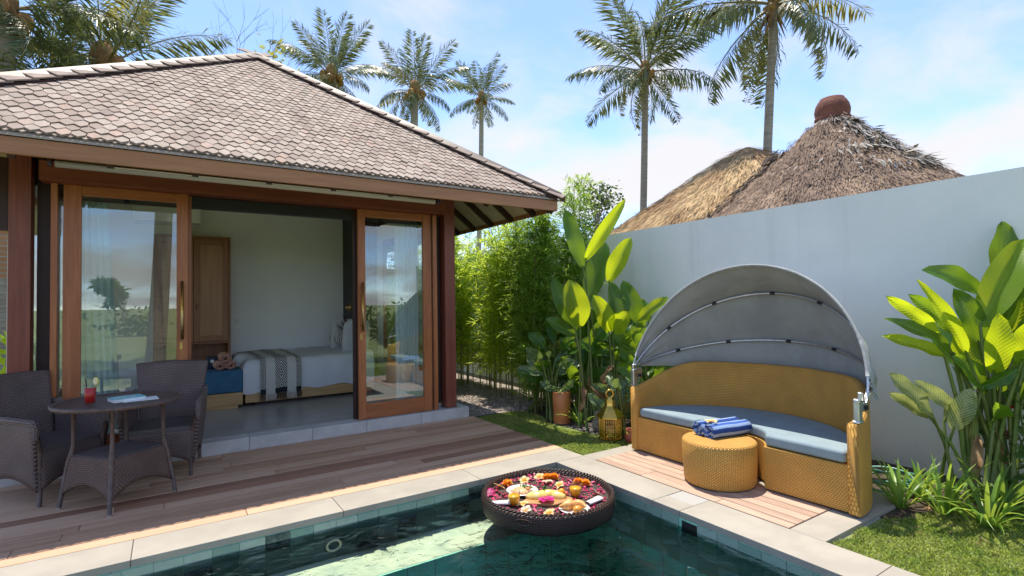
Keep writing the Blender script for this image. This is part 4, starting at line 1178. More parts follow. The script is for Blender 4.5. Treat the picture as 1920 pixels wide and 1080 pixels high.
# woven runner
def runner_mat():
    t = NT('woven_ikat_runner'); tcn = t.n('ShaderNodeTexCoord'); s = t.n('ShaderNodeSeparateXYZ'); t.l(tcn.outputs['UV'], s.inputs[0])
    u, v_ = s.outputs[0], s.outputs[1]
    W_ = .53
    un = t.math('DIVIDE', u, W_)
    # bands: edge bands 0-.14 and .86-1 ; centre .36-.64
    ec = t.math('ABSOLUTE', t.math('SUBTRACT', un, .5))
    edge = t.math('GREATER_THAN', ec, .36); edge = t.math('MULTIPLY', edge, t.math('LESS_THAN', ec, .49))
    cen = t.math('LESS_THAN', ec, .145)
    def dia(per, uu_, vv_, off=0):
        a = t.math('ABSOLUTE', t.math('SUBTRACT', t.math('FRACT', t.math('DIVIDE', uu_, per)), .5))
        b = t.math('ABSOLUTE', t.math('SUBTRACT', t.math('FRACT', t.math('DIVIDE', vv_, per*1.35)), .5))
        return t.math('ADD', a, b)
    d1 = dia(.154, t.math('ADD', u, -.188), v_); d2 = dia(.055, u, v_)
    z1 = t.math('GREATER_THAN', t.math('SINE', t.math('MULTIPLY', d1, 34)), .1)
    z2 = t.math('GREATER_THAN', t.math('SINE', t.math('MULTIPLY', d2, 20)), .0)
    blk = t.math('ADD', t.math('MULTIPLY', edge, z2), t.math('MULTIPLY', cen, z1), True)
    endb = t.math('LESS_THAN', v_, .07)
    blk = t.math('MAXIMUM', blk, t.math('MULTIPLY', endb, t.math('GREATER_THAN', t.math('ADD', edge, cen), .5)))
    n = t.noise(t.vec('Object'), 60, 3)
    c = t.mix(blk, (.60, .585, .53), (.022, .026, .030))
    c = t.hsv(c, t.rng(n, .3, .7, .88, 1.1))
    return t.done(t.bsdf(c, .95, 0, t.bump(n, .4, .003), .2))
m_run = runner_mat()
P = []
for s_ in np.linspace(0, 1, 14):
    x = -1.90+.53*s_; row_ = []
    for q in np.linspace(0, 1, 50):
        Lf = .47; tot = Lf+1.55; d = q*tot; 
        if d < Lf: y, z = by0-.022-.012*math.sin(max(0, d-.04)*9), .265+d
        else: y, z = by0-.008+(d-Lf), .265+Lf+.008
        dd = abs(d-Lf)
        if dd < .10: z -= .035*(1-dd/.10)**2; y += .03*(1-dd/.10)**2
        z += .006*math.sin(x*9+y*4)+.004*math.sin(x*23-y*11)
        row_.append((x, y, z))
    P.append(row_)
m = MB(); m.grid(P)
rn = T('bed_runner', 'black and cream woven runner with fringe draped across the bed', 'runner', (-1.63, 4.6, .7))
O('cloth', m, m_run, rn, smooth=True)
m = MB()
for i in range(70):
    x = -1.897+.524*i/69; dark = (i % 35) < 9 or 25 < i < 45
    m.m = 1 if (i < 9 or i > 60 or 26 < i < 44) else 0
    m.tube([(x, by0-.02, .268), (x+R.gauss(0, .003), by0-.026, .225), (x+R.gauss(0, .006), by0-.022, .185+R.uniform(-.01, .01))], .0028, 4)
O('fringe', m, [pm('cream_tassel', (.58, .56, .50), rough=.9), pm('black_tassel', (.03, .03, .033), rough=.9)], rn, kind='stuff')
# pillows
def pillow(c, d, rz, ry, mat, label, name='pillow'):
    m = MB(); P = []
    for a in np.linspace(-PI/2, PI/2, 12):
        row_ = []
        for b in np.linspace(0, 2*PI, 25)[:-1]:
            cx_, sx_ = math.cos(b), math.sin(b)
            e = .45
            row_.append((d[0]/2*math.copysign(abs(cx_)**e, cx_)*max(math.cos(a), 1e-3)**.35, d[1]/2*math.copysign(abs(sx_)**e, sx_)*max(math.cos(a), 1e-3)**.35, d[2]/2*math.sin(a)))
        P.append(row_)
    m.grid(P, cv=True)
    me = m.mesh(name, True); me.materials.append(mat)
    o = bpy.data.objects.new(name, me); COL.objects.link(o); o.location = c; o.rotation_euler = (0, ry, rz)
    return props(o, label, 'pillow')
m_pil = pm('grey_white_pillowcase', (.55, .55, .54), rough=.9)
def stripes(name, ca, cb, per, axis):
    t = NT(name); s = t.n('ShaderNodeSeparateXYZ'); tcn = t.n('ShaderNodeTexCoord'); t.l(tcn.outputs['Object'], s.inputs[0])
    f = t.math('FRACT', t.math('DIVIDE', s.outputs[axis], per)); return t.done(t.bsdf(t.mix(t.math('GREATER_THAN', f, .72), ca, cb), .9))
m_str = stripes('striped_bolster_cloth', (.50, .49, .46), (.03, .03, .035), .085, 1)
pillow((-.46, 4.45, .93), (.60, .42, .16), PI/2, 1.25, m_pil, 'plain grey white pillow leaning at the head of the bed')
pillow((-.48, 5.05, .93), (.60, .42, .16), PI/2, 1.25, m_pil, 'plain grey white pillow leaning beside the wall end of the bedhead')
m = MB(); P = [[(0+.11*math.cos(b), y, .11*math.sin(b)) for b in np.linspace(0, 2*PI, 17)[:-1]] for y in np.linspace(-.38, .38, 14)]
def bolster(c, L, r_, label):
    m = MB(); m.tube([(0, -L/2, 0), (0, -L/2+.01, 0), (0, -L/2+.03, 0), (0, 0, 0), (0, L/2-.03, 0), (0, L/2-.01, 0), (0, L/2, 0)], [r_*.6, r_*.88, r_, r_*1.02, r_, r_*.88, r_*.6], 18)
    me = m.mesh('bolster_pillow', True); me.materials.append(m_str); o = bpy.data.objects.new('bolster_pillow', me); COL.objects.link(o); o.location = c
    o.rotation_euler = (0, 0, .12); props(o, label, 'pillow')
bolster((-.54, 4.62, .895), .36, .105, 'striped bolster at the head of the bed by the door frame')
bolster((-.56, 5.08, .895), .32, .105, 'striped bolster at the head of the bed by the wall')
# dark red plant and brass lamp by the bedhead
V4 = []
for i in range(26):
    a = R.uniform(0, 6.28); el = R.uniform(.15, 1.3); d = (math.cos(a)*math.cos(el), math.sin(a)*math.cos(el)*.5, math.sin(el))
    V4.append(rhombi([(-.47, 4.82, 1.0)], [d], [(-d[0]*d[2], -d[1]*d[2], 1)], [R.uniform(.22, .42)], [.045])[0])
m = MB(); m.blades(V4)
one('dried_plant', 'dark red spiky dried leaves standing behind the bed pillows', 'plant', m, leafmat('dark_red_leaf', (.05, .008, .012), (.09, .016, .02), (.08, .01, .01), .1), (-.47, 4.82, 1.0))
t_ = T('wall_lamp', 'round brass wall lamp above the bedhead', 'lamp', (-.34, 5.25, 1.40))
m = MB(); m.tube([(-.331, 5.22, 1.40), (-.345, 5.22, 1.40), (-.352, 5.22, 1.40)], [.075, .075, .06], 24); O('back_plate', m, m_brass, t_, smooth=True)
m = MB(); m.tube([(-.352, 5.22, 1.40), (-.40, 5.22, 1.40), (-.41, 5.22, 1.40)], [.03, .032, .012], 16); O('lamp_head', m, m_brass, t_, smooth=True)
# bench at the foot of the bed
t_ = T('foot_bench', 'blue upholstered bench on a pale wooden base beside the bed', 'bench', (-2.31, 4.6, .125))
m = MB(); m.bx(-2.53, -2.105, 3.93, 5.12, .165, .325); O('bench_base', m, m_pale, t_, bev=.004)
m = MB(); m.bx(-2.51, -2.16, 3.94, 5.08, .124, .164); O('base_plinth', m, m_pale, t_)
m = MB(); m.bx(-2.535, -2.105, 3.92, 5.12, .328, .615); O('bench_cushion', m, pm('denim_blue_cloth', (.035, .125, .22), (.045, .15, .26), rough=.9, bump=.15, bscale=150), t_, bev=.03, seg=4)
m_sal = pm('salmon_terry', (.56, .30, .22), (.50, .26, .19), rough=.95, nscale=20, bump=.6, bscale=200)
for (x, z, lab) in ((-2.36, .617, 'left salmon towel roll of the three on the blue bench'), (-2.235, .617, 'right salmon towel roll of the three on the blue bench'), (-2.297, .715, 'top salmon towel roll of the three on the blue bench')):
    o = bpy.data.objects.new('rolled_towel', roll(.30, .062, 2.6, .86).mesh('rolled_towel', True)); COL.objects.link(o); o.data.materials.append(m_sal)
    o.location = (x, 4.22, z); o.rotation_euler = (0, 0, PI/2+.05); md = o.modifiers.new('s', 'SOLIDIFY'); md.thickness = .012
    props(o, lab, 'towel', 'salmon towels on the blue bench')
put('frangipani', me_fr, (-2.30, 4.10, .825), 'orange frangipani on top of the salmon towels', 'flower', s=1.6)
m = MB(); m.box((-2.43, 4.36, .70), (.13, .10, .16)); tt = T('bath_kit', 'dark navy amenity box with a pale round emblem on the blue bench', 'box', (-2.43, 4.36, .62))
O('box_body', m, pm('navy_card', (.012, .022, .05), rough=.6), tt, bev=.004)
m = MB(); m.tube([(-2.43, 4.309, .72), (-2.43, 4.306, .72)], .022, 16); O('emblem', m, m_white, tt)
# wardrobe
t_ = T('wardrobe', 'brown panelled wardrobe with open lower niche against the bedroom back wall', 'wardrobe', (-2.6, 5.4, .125))
wx0, wx1, wy = -3.10, -2.13, 5.20
m = MB(); m.bx(wx1-.03, wx1, wy, 5.61, .125, 2.50); m.bx(wx0, wx0+.03, wy, 5.61, .125, 2.50); m.bx(wx0+.031, wx1-.031, wy, 5.61, 2.46, 2.50); m.bx(wx0+.031, wx1-.031, wy+.01, 5.61, .90, .93); m.bx(wx0+.031, wx1-.031, wy+.02, 5.61, .45, .48); m.bx(wx0+.031, wx1-.031, 5.58, 5.608, .125, 2.45)
O('carcass', m, m_ward, t_, bev=.003)
for (a, b) in ((-2.61, -2.163), (-3.067, -2.615)):
    m = MB(); m.bx(a, a+.075, wy-.02, wy-.001, .935, 2.455); m.bx(b-.075, b, wy-.02, wy-.001, .935, 2.455); m.bx(a+.0755, b-.0755, wy-.02, wy-.001, .935, 1.02); m.bx(a+.0755, b-.0755, wy-.02, wy-.001, 2.37, 2.455)
    d = O('door', m, m_ward, t_, bev=.003)
    m = MB(); m.bx(a+.07, b-.07, wy-.010, wy-.003, 1.015, 2.375); O('door_panel', m, pm('light_panel_veneer', (.33, .15, .062), (.40, .20, .085), rough=.4, nscale=2, stretch=(8, 8, .6)), d)
    m = MB(); m.box((a+.035, wy-.028, 1.45), (.012, .012, .09)); O('handle', m, m_black, d, bev=.003)
# air conditioner
t_ = T('air_conditioner', 'white wall air conditioner high on the bedroom back wall', 'air conditioner', (-2.95, 5.5, 2.8))
m = MB(); m.bx(-3.35, -2.505, 5.40, 5.61, 2.70, 2.985); O('body', m, m_white, t_, bev=.03, seg=3)
m = MB(); m.bx(-3.32, -2.53, 5.392, 5.42, 2.655, 2.695); O('air_flap', m, pm('grey_plastic', (.5, .5, .5), rough=.4), t_, bev=.004)
# curtains
def curtain(xa, xb, y, z0, z1, spread, label):
    P = []
    for s_ in np.linspace(0, 1, 90):
        row_ = []
        for q in np.linspace(0, 1, 14):
            z = z0+(z1-z0)*q; k = 1-q
            x = xa+(xb-xa)*s_+spread*k*s_
            amp = .022+.012*k
            row_.append((x+.006*math.sin(s_*40+q*3), y+amp*math.sin(s_*2*PI*7+.5*math.sin(q*3))+.01*math.sin(s_*31), z))
        P.append(row_)
    t = T('curtain', label, 'curtain', ((xa+xb)/2, y, z0)); m = MB(); m.grid(P); O('curtain_cloth', m, m_sheer, t, smooth=True)
    r_ = MB(); r_.tube([(xa-.05, y, z1+.01), (xb+.05, y, z1+.01)], .012, 8); O('curtain_rod', r_, m_steel, t, smooth=True)
def sheer():
    t = NT('mint_white_sheer'); c = (.80, .90, .89)
    tr = t.n('ShaderNodeBsdfTranslucent'); tr.inputs[0].default_value = (*c, 1)
    mxs = t.n('ShaderNodeMixShader'); mxs.inputs[0].default_value = .25
    t.l(t.bsdf(c, .9), mxs.inputs[1]); t.l(tr.outputs[0], mxs.inputs[2])
    return t.done(mxs.outputs[0])
m_sheer = sheer()
curtain(-3.70, -3.40, 2.56, .16, 2.53, .10, 'pale mint curtain gathered behind the left sliding door')
curtain(-.53, -.22, 2.56, .16, 2.53, -.02, 'pale mint curtain gathered behind the right sliding door')
# ---------------------------------------------------------------- foliage materials
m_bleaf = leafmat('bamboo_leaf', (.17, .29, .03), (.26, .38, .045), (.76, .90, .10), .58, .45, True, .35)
m_bleaf2 = leafmat('shaded_bamboo_leaf', (.13, .25, .035), (.21, .34, .05), (.52, .70, .09), .45, .45, True, .4)  # darker copy of the bamboo leaf, shade put into its colours
m_culm = pm('bamboo_culm', (.16, .19, .05), (.26, .22, .08), rough=.45, nscale=4, stretch=(3, 3, .6), rnd=.2)
m_hel = leafmat('heliconia_leaf', (.045, .135, .016), (.075, .19, .024), (.34, .50, .02), .42, .3, False, .18, 4, True, .5)
m_hely = leafmat('bright_heliconia_leaf', (.13, .25, .012), (.18, .31, .016), (.70, .80, .02), .55, .32, False, .12, 4, True, .5)  # yellower and brighter than the plain heliconia leaf
m_stem = pm('leaf_stalk', (.10, .17, .03), (.16, .19, .05), rough=.45, nscale=4, rnd=.15)
def varie():
    t = NT('variegated_leaf'); tcn = t.n('ShaderNodeTexCoord'); s = t.n('ShaderNodeSeparateXYZ'); t.l(tcn.outputs['UV'], s.inputs[0])
    w = t.math('SINE', t.math('ADD', t.math('MULTIPLY', s.outputs[0], 260), t.math('MULTIPLY', t.math('ABSOLUTE', s.outputs[1]), -330)))
    n = t.noise(t.vec('Object'), 40, 4)
    k = t.math('ADD', t.math('ADD', t.math('MULTIPLY', w, .22), n), t.math('MULTIPLY', t.math('ABSOLUTE', s.outputs[1]), -4.5))
    c = t.mix(t.rng(k, .15, .5), (.09, .17, .03), (.46, .47, .22))
    tr = t.n('ShaderNodeBsdfTranslucent'); tr.inputs[0].default_value = (.45, .5, .15, 1)
    mxs = t.n('ShaderNodeMixShader'); mxs.inputs[0].default_value = .35; t.l(t.bsdf(c, .4), mxs.inputs[1]); t.l(tr.outputs[0], mxs.inputs[2])
    return t.done(mxs.outputs[0])
m_var = varie()
def spotted():
    t = NT('spotted_leaf'); v = t.vec('Object')
    vo = t.n('ShaderNodeTexVoronoi'); vo.inputs['Scale'].default_value = 70; t.l(v, vo.inputs['Vector'])
    c = t.mix(t.rng(vo.outputs[0], .25, .42), (.42, .46, .30), (.05, .12, .025))
    tr = t.n('ShaderNodeBsdfTranslucent'); tr.inputs[0].default_value = (.25, .36, .08, 1)
    mxs = t.n('ShaderNodeMixShader'); mxs.inputs[0].default_value = .3; t.l(t.bsdf(c, .4), mxs.inputs[1]); t.l(tr.outputs[0], mxs.inputs[2])
    return t.done(mxs.outputs[0])
m_spot = spotted()
m_lily = leafmat('strap_leaf', (.10, .21, .03), (.19, .33, .05), (.52, .68, .09), .4, .35, False, .3, 6)
m_shrub = leafmat('shrub_leaf', (.04, .10, .016), (.075, .15, .025), (.24, .36, .05), .35, .45, True, .35)
m_palm = leafmat('palm_leaflet', (.065, .095, .045), (.115, .14, .07), (.26, .30, .11), .3, .38, True, .35, 1.5)
m_palmo = leafmat('ageing_palm_leaflet', (.12, .125, .04), (.20, .17, .06), (.40, .38, .12), .35, .45, True, .3, 1.5)
m_rach = pm('frond_rib', (.20, .20, .08), (.28, .22, .10), rough=.5, nscale=3)
m_bark = pm('ringed_palm_bark', (.25, .215, .18), (.38, .34, .29), rough=.9, nscale=3, stretch=(1, 1, 9), lo=.35, hi=.65, bump=.9, bscale=6, bdist=.03)
m_husk = pm('palm_husk_fibre', (.22, .12, .05), (.34, .20, .08), rough=.9, nscale=12, bump=.6, bscale=40, bdist=.02)
m_coco = pm('coconut', (.30, .22, .05), (.34, .15, .04), rough=.5, nscale=4, rnd=.3)

m_dead = pm('dead_leaf_brown', (.20, .11, .045), (.32, .21, .10), rough=.85, nscale=14)
def leaf_mesh(base, tip, width, mat, roll=0.0, bend=.10, fold=.22, wav=.012, facing=None, nu=13, nv=7, tipk=1.0):
    base, tip = Vector(base), Vector(tip); d = tip-base; L = d.length; t = d.normalized()
    f = facing if facing is not None else Vector((-.75, -.66, .35))
    n = (f-t*f.dot(t)).normalized(); n = Quaternion(t, roll) @ n; s = t.cross(n).normalized()
    P = []; UV = []; ph = R.uniform(0, 6)
    for u in np.linspace(0, 1, nu):
        w = width*.5*(math.sin(PI*min(1, (u*.93+.035)))**.62)*(1-.12*u)
        if u > .985: w = width*.02
        c = base+t*(L*u)+n*(bend*L*math.sin(PI*u))
        row_ = []; ru = []
        for v_ in np.linspace(-1, 1, nv):
            z = abs(v_)*w*fold*2+wav*math.sin(u*13+ph+v_*1.5)*abs(v_)
            row_.append(tuple(c+s*(w*v_)+n*z)); ru.append((u*L, w*v_))
        P.append(row_); UV.append(ru)
    m = MB(); m.grid(P)
    k = 0
    for i in range(nu-1):
        for j in range(nv-1):
            m.uv[k] = [UV[i][j], UV[i+1][j], UV[i+1][j+1], UV[i][j+1]]; k += 1
    return m
LEFT = [((1.374, 1.165, 1.875), (1.26, 1.337, 2.605), 0.180, 0), ((1.34, 1.065, 1.953), (1.596, 0.634, 2.644), 0.141, 1), ((1.565, 1.293, 1.443), (1.827, 1.215, 2.202), 0.248, 0),
 ((1.505, 0.845, 1.677), (1.655, 0.61, 2.188), 0.191, 1), ((1.037, 0.931, 1.153), (0.89, 1.13, 1.722), 0.176, 0), ((1.023, 0.82, 1.157), (0.846, 0.801, 1.694), 0.255, 1),
 ((1.37, 0.714, 1.085), (1.145, 0.728, 1.516), 0.185, 1), ((1.411, 0.686, 1.084), (1.409, 0.44, 1.316), 0.208, 1), ((1.712, 0.846, 1.13), (1.668, 0.977, 1.684), 0.184, 0),
 ((1.93, 0.702, 1.126), (1.795, 0.893, 1.695), 0.197, 0), ((2.062, 0.733, 1.186), (2.043, 0.856, 1.466), 0.134, 0), ((1.725, 0.595, 1.2), (1.951, 0.317, 1.478), 0.126, 1),
 ((1.432, 0.556, 0.978), (1.504, 0.264, 1.126), 0.096, 1), ((1.621, 0.435, 0.865), (1.269, 0.542, 1.048), 0.134, 0), ((1.037, 0.934, 1.054), (0.691, 1.037, 1.249), 0.148, 0),
 ((1.475, 1.128, 0.945), (1.696, 0.974, 1.206), 0.199, 0), ((1.737, 1.311, 1.059), (1.592, 1.398, 1.339), 0.236, 0), ((1.586, 1.059, 0.81), (1.271, 1.143, 0.955), 0.184, 0)]
RIGHT = [((2.30, -2.48, 1.499), (2.33, -2.53, 2.0), 0.186, 0), ((1.933, -2.48, 1.222), (2.268, -2.662, 1.85), 0.185, 1), ((2.14, -2.444, 1.42), (1.524, -2.283, 1.632), 0.155, 0),
 ((1.786, -2.438, 1.038), (1.373, -2.301, 1.561), 0.075, 1), ((2.038, -2.308, 1.16), (1.557, -2.18, 1.46), 0.103, 0), ((1.752, -2.299, 1.162), (1.249, -2.156, 1.451), 0.085, 1),
 ((1.773, -2.369, 1.034), (1.18, -2.165, 1.297), 0.085, 0), ((1.66, -2.354, 1.018), (1.111, -2.176, 1.18), 0.075, 1), ((1.958, -2.365, 0.853), (2.061, -2.389, 1.33), 0.182, 1),
 ((2.001, -2.576, 0.928), (2.119, -2.67, 1.424), 0.174, 1), ((2.043, -2.483, 0.897), (2.032, -2.607, 1.275), 0.130, 0), ((1.881, -2.493, 0.798), (1.953, -2.664, 0.933), 0.074, 0),
 ((2.20, -2.53, 1.089), (2.32, -2.611, 1.704), 0.207, 0), ((2.18, -2.462, 1.05), (2.25, -2.376, 1.418), 0.165, 0), ((1.974, -2.68, 0.977), (1.897, -2.758, 1.275), 0.145, 1),
 ((2.10, -2.459, 0.623), (2.20, -2.638, 0.853), 0.157, 0), ((2.0, -2.62, 1.0), (2.2, -2.95, 1.5), .19, 0), ((2.05, -2.7, 1.1), (2.28, -3.1, 1.75), .2, 1), ((2.1, -2.3, .9), (2.25, -2.1, 1.25), .16, 0)]
RX = [((1.95, -2.5, .75), (1.72, -2.38, 1.02), .17, 0), ((2.05, -2.55, .8), (2.3, -2.5, 1.2), .2, 0), ((1.9, -2.55, .9), (1.78, -2.62, 1.32), .17, 1), ((2.1, -2.65, .7), (2.2, -2.9, 1.05), .2, 0), ((2.0, -2.45, 1.1), (1.88, -2.35, 1.5), .18, 0), ((1.98, -2.5, .55), (1.75, -2.6, .72), .16, 0), ((2.1, -2.5, 1.3), (2.25, -2.6, 1.75), .2, 1)]
VAR = [((1.585, -2.291, 0.604), (1.09, -2.214, 0.933), 0.150, 2), ((1.627, -2.258, 0.585), (1.154, -2.192, 0.795), 0.10, 2), ((1.85, -2.346, 0.617), (1.418, -2.248, 0.856), 0.11, 2),
 ((1.711, -2.371, 0.5), (1.754, -2.468, 0.797), 0.150, 2), ((1.717, -2.316, 0.545), (1.892, -2.377, 0.706), 0.110, 2)]
def leafy(name, label, cat, loc, leaves, mats, group=None, bases=None, stem_r=.011, dead=0):
    t = T(name, label, cat, loc, 0, group)
    for k in range(dead):
        a = R.uniform(0, 6.28); b = Vector((loc[0]+.06*math.cos(a), loc[1]+.06*math.sin(a), R.uniform(.35, .75))); q = b+Vector((math.cos(a)*.12, math.sin(a)*.12, -R.uniform(.25, .45)))
        O('dead_leaf', leaf_mesh(b, q, .07, m_dead, R.uniform(-1, 1), .15, .5, .02), m_dead, t, smooth=True, label='dry brown hanging leaf')
    for k, (b, tip, w, br) in enumerate(leaves):
        mt = mats[br] if br < len(mats) else mats[0]
        O('leaf', leaf_mesh(b, tip, w, mt, R.uniform(-.35, .35), R.uniform(.02, .10), R.uniform(.12, .3)), mt, t, smooth=True)
        g0 = Vector((loc[0]+R.gauss(0, .06), loc[1]+R.gauss(0, .06), loc[2]-.02)) if bases is None else Vector(R.choice(bases))+Vector((R.gauss(0, .02), R.gauss(0, .02), 0))
        bb = Vector(b); d = (Vector(tip)-bb).normalized()
        mid = g0.lerp(bb, .6)+Vector((0, 0, .10*(bb.z-g0.z)))-d*.03
        m = MB(); m.tube([g0, g0.lerp(mid, .5)+Vector((0, 0, .02)), mid, bb, bb+d*.03], [stem_r*1.3, stem_r*1.1, stem_r, stem_r*.75, stem_r*.5], 7); O('stalk', m, m_stem, t, smooth=True)
    return t
def WD(q): return (q[0], q[1], q[2]*1.22, q[3])
leafy('heliconia', 'tall heliconia with broad upright dark leaves in the wall corner beside the bamboo', 'plant', (1.42, 1.05, -.03), [WD(LEFT[i]) for i in (0, 1, 2, 16, 15, 17)], [m_hel, m_hely], dead=2)
leafy('heliconia', 'heliconia with sunlit yellow green leaves behind the terracotta pot', 'plant', (1.10, .86, -.03), [WD(LEFT[i]) for i in (4, 5, 14)], [m_hel, m_hely], dead=2)
leafy('heliconia', 'heliconia with wide bright leaf pair behind the brass lantern', 'plant', (1.42, .62, -.03), [WD(LEFT[i]) for i in (6, 7, 12, 13)], [m_hel, m_hely], dead=2)
leafy('heliconia', 'heliconia with dark paired leaves between wall and daybed canopy', 'plant', (1.82, .75, -.03), [WD(LEFT[i]) for i in (3, 8, 9, 10, 11)], [m_hel, m_hely], dead=2)
leafy('banana_plant', 'large banana like plant with many arching leaves at the right edge by the wall', 'plant', (1.93, -2.46, -.03), [(b, t_, w*1.3, k) for b, t_, w, k in RIGHT]+RX, [m_hel, m_hely], bases=[(1.93, -2.46, -.04), (2.0, -2.55, -.04), (1.85, -2.42, -.04), (2.05, -2.6, -.04)], stem_r=.014, dead=4)
leafy('dumb_cane', 'pale variegated broad leaved plant below the banana leaves on the right', 'plant', (1.76, -2.36, -.03), VAR, [m_var, m_var, m_var])
# corner leaves in shade: spotted foliage around the pot
def rosette(loc, n, L, W, lo, hi, zb=(.1, .3)):
    out = []
    for i in range(n):
        a = 2.4*i+R.uniform(-.3, .3); el = R.uniform(lo, hi); b = Vector(loc)+Vector((math.cos(a)*.05, math.sin(a)*.05, R.uniform(*zb)))
        b += Vector((math.cos(a), math.sin(a), .5))*R.uniform(.02, .10)
        l_ = L*R.uniform(.75, 1.15); out.append((tuple(b), tuple(b+Vector((math.cos(a)*math.cos(el), math.sin(a)*math.cos(el), math.sin(el)))*l_), W*R.uniform(.8, 1.15), 0))
    return out
leafy('spotted_dumb_cane', 'shaded speckled leaved plant left of the terracotta pot under the bamboo', 'plant', (1.05, 1.45, -.03), rosette((1.05, 1.45, .25), 9, .32, .13, .1, .7, (.2, .45)), [m_spot])
leafy('spotted_aglaonema', 'low plant with white speckled leaves behind the brass lantern', 'plant', (1.20, .42, -.03), rosette((1.20, .42, .1), 12, .24, .11, .2, 1.1, (.05, .4)), [m_spot])
leafy('spotted_pot_plant', 'small round leaved plant growing in the terracotta pot', 'plant', (1.09, 1.27, .36), rosette((1.09, 1.27, .30), 10, .14, .09, .1, .6, (.03, .08)), [m_spot])
leafy('shade_plant', 'dark broad leaved plant low in the shade behind the pot', 'plant', (1.45, 1.3, -.03), rosette((1.45, 1.3, .2), 14, .34, .15, .1, .9, (.1, .6)), [m_hel])
for k, (x, y, z, L_, n_, lab) in enumerate(((1.75, 1.35, .35, .42, 14, 'dark broad leaved filler plant in the wall corner'), (1.95, .95, .25, .40, 14, 'dark broad leaved filler plant against the wall behind the lantern'),
        (2.05, .35, .3, .40, 12, 'dark broad leaved filler plant between wall and daybed back'), (1.62, .35, .15, .34, 12, 'dark broad leaved filler plant low beside the daybed arm'), (1.30, 1.65, .2, .36, 12, 'dark broad leaved filler plant between bamboo and heliconia'))):
    leafy('shade_plant', lab, 'plant', (x, y, -.03), rosette((x, y, z), n_, L_, .17, .2, 1.0, (.1, .75)), [m_hel])
# red flowered shrub on the right behind the lilies
V4 = []
ps = np.clip(NR.normal(0, 1, (240, 3)), -1.5, 1.5)*[.10, .20, .26]+[2.12, -2.66, .45]
V4 = rhombi(ps, NR.normal(0, 1, (240, 3))+[-.2, 0, -.2], NR.normal(0, .6, (240, 3))+[-.5, -.3, 1], NR.uniform(.06, .11, 240), NR.uniform(.04, .06, 240))
t = T('red_flowered_shrub', 'small dark leaved shrub with one red bloom against the wall at far right', 'shrub', (2.12, -2.66, -.03))
m = MB(); m.blades(V4); O('foliage', m, m_shrub, t)
m = MB()
for k in range(4): m.tube([(2.12+R.gauss(0, .03), -2.66+R.gauss(0, .05), -.04), (2.12+R.gauss(0, .05), -2.66+R.gauss(0, .1), .4), (2.12+R.gauss(0, .08), -2.66+R.gauss(0, .15), .8)], [.009, .006, .003], 6)
O('stem', m, m_stem, t, smooth=True)
m = MB(); m.blades(rhombi([(2.02, -2.60, .66)]*14, NR.normal(0, 1, (14, 3)), NR.normal(0, 1, (14, 3)), [.035]*14, [.02]*14)); O('flower', m, pm('red_bloom', (.5, .02, .015), rough=.5), t)

# strap leaved lilies
def lily(loc, n, L, label):
    t = T('spider_lily', label, 'plant', loc, 0, 'strap leaved lilies along the lawn edge')
    for i in range(n):
        a = R.uniform(0, 2*PI); el = R.uniform(.75, 1.42); l_ = L*R.uniform(.65, 1.1); w = R.uniform(.018, .030)
        b = Vector((loc[0]+.025*math.cos(a), loc[1]+.025*math.sin(a), loc[2])); P = []; s = Vector((-math.sin(a), math.cos(a), 0)); p = b.copy(); e = el
        for u in np.linspace(0, 1, 9):
            ww = w*.5*(1 if u < .5 else max(.04, 1-((u-.5)/.5)**1.7)); q = Vector((math.cos(a)*math.cos(e), math.sin(a)*math.cos(e), math.sin(e)))
            nn = s.cross(q)
            P.append([tuple(p-s*ww+nn*ww*.5*-1), tuple(p), tuple(p+s*ww+nn*ww*.5*-1)]); p = p+q*(l_/8); e -= (R.uniform(.04, .16)+.10*u)*(1.2 if el < 1.1 else .6)
        m = MB(); m.grid(P); O('leaf', m, m_lily, t, smooth=True)
    return t
for (loc, n, L, lab) in (((1.33, -2.17, -.03), 20, .42, 'dark strap leaved lily nearest the daybed corner'), ((1.42, -2.39, -.03), 24, .46, 'bright strap leaved lily in the middle of the three front clumps'),
        ((1.40, -2.62, -.03), 26, .44, 'strap leaved lily with folded yellowish blades, right of the middle clump'), ((1.70, -2.62, -.03), 22, .46, 'strap leaved lily behind, under the banana leaves'),
        ((1.62, -2.20, -.03), 18, .34, 'short strap leaved lily beside the coiled hose')):
    lily(loc, n, L, lab)
lily((1.16, 1.02, -.03), 14, .34, 'grassy lily clump between the terracotta pot and the lantern')
lily((1.10, .10, -.03), 7, .28, 'thin lily blades poking out beside the daybed left end')

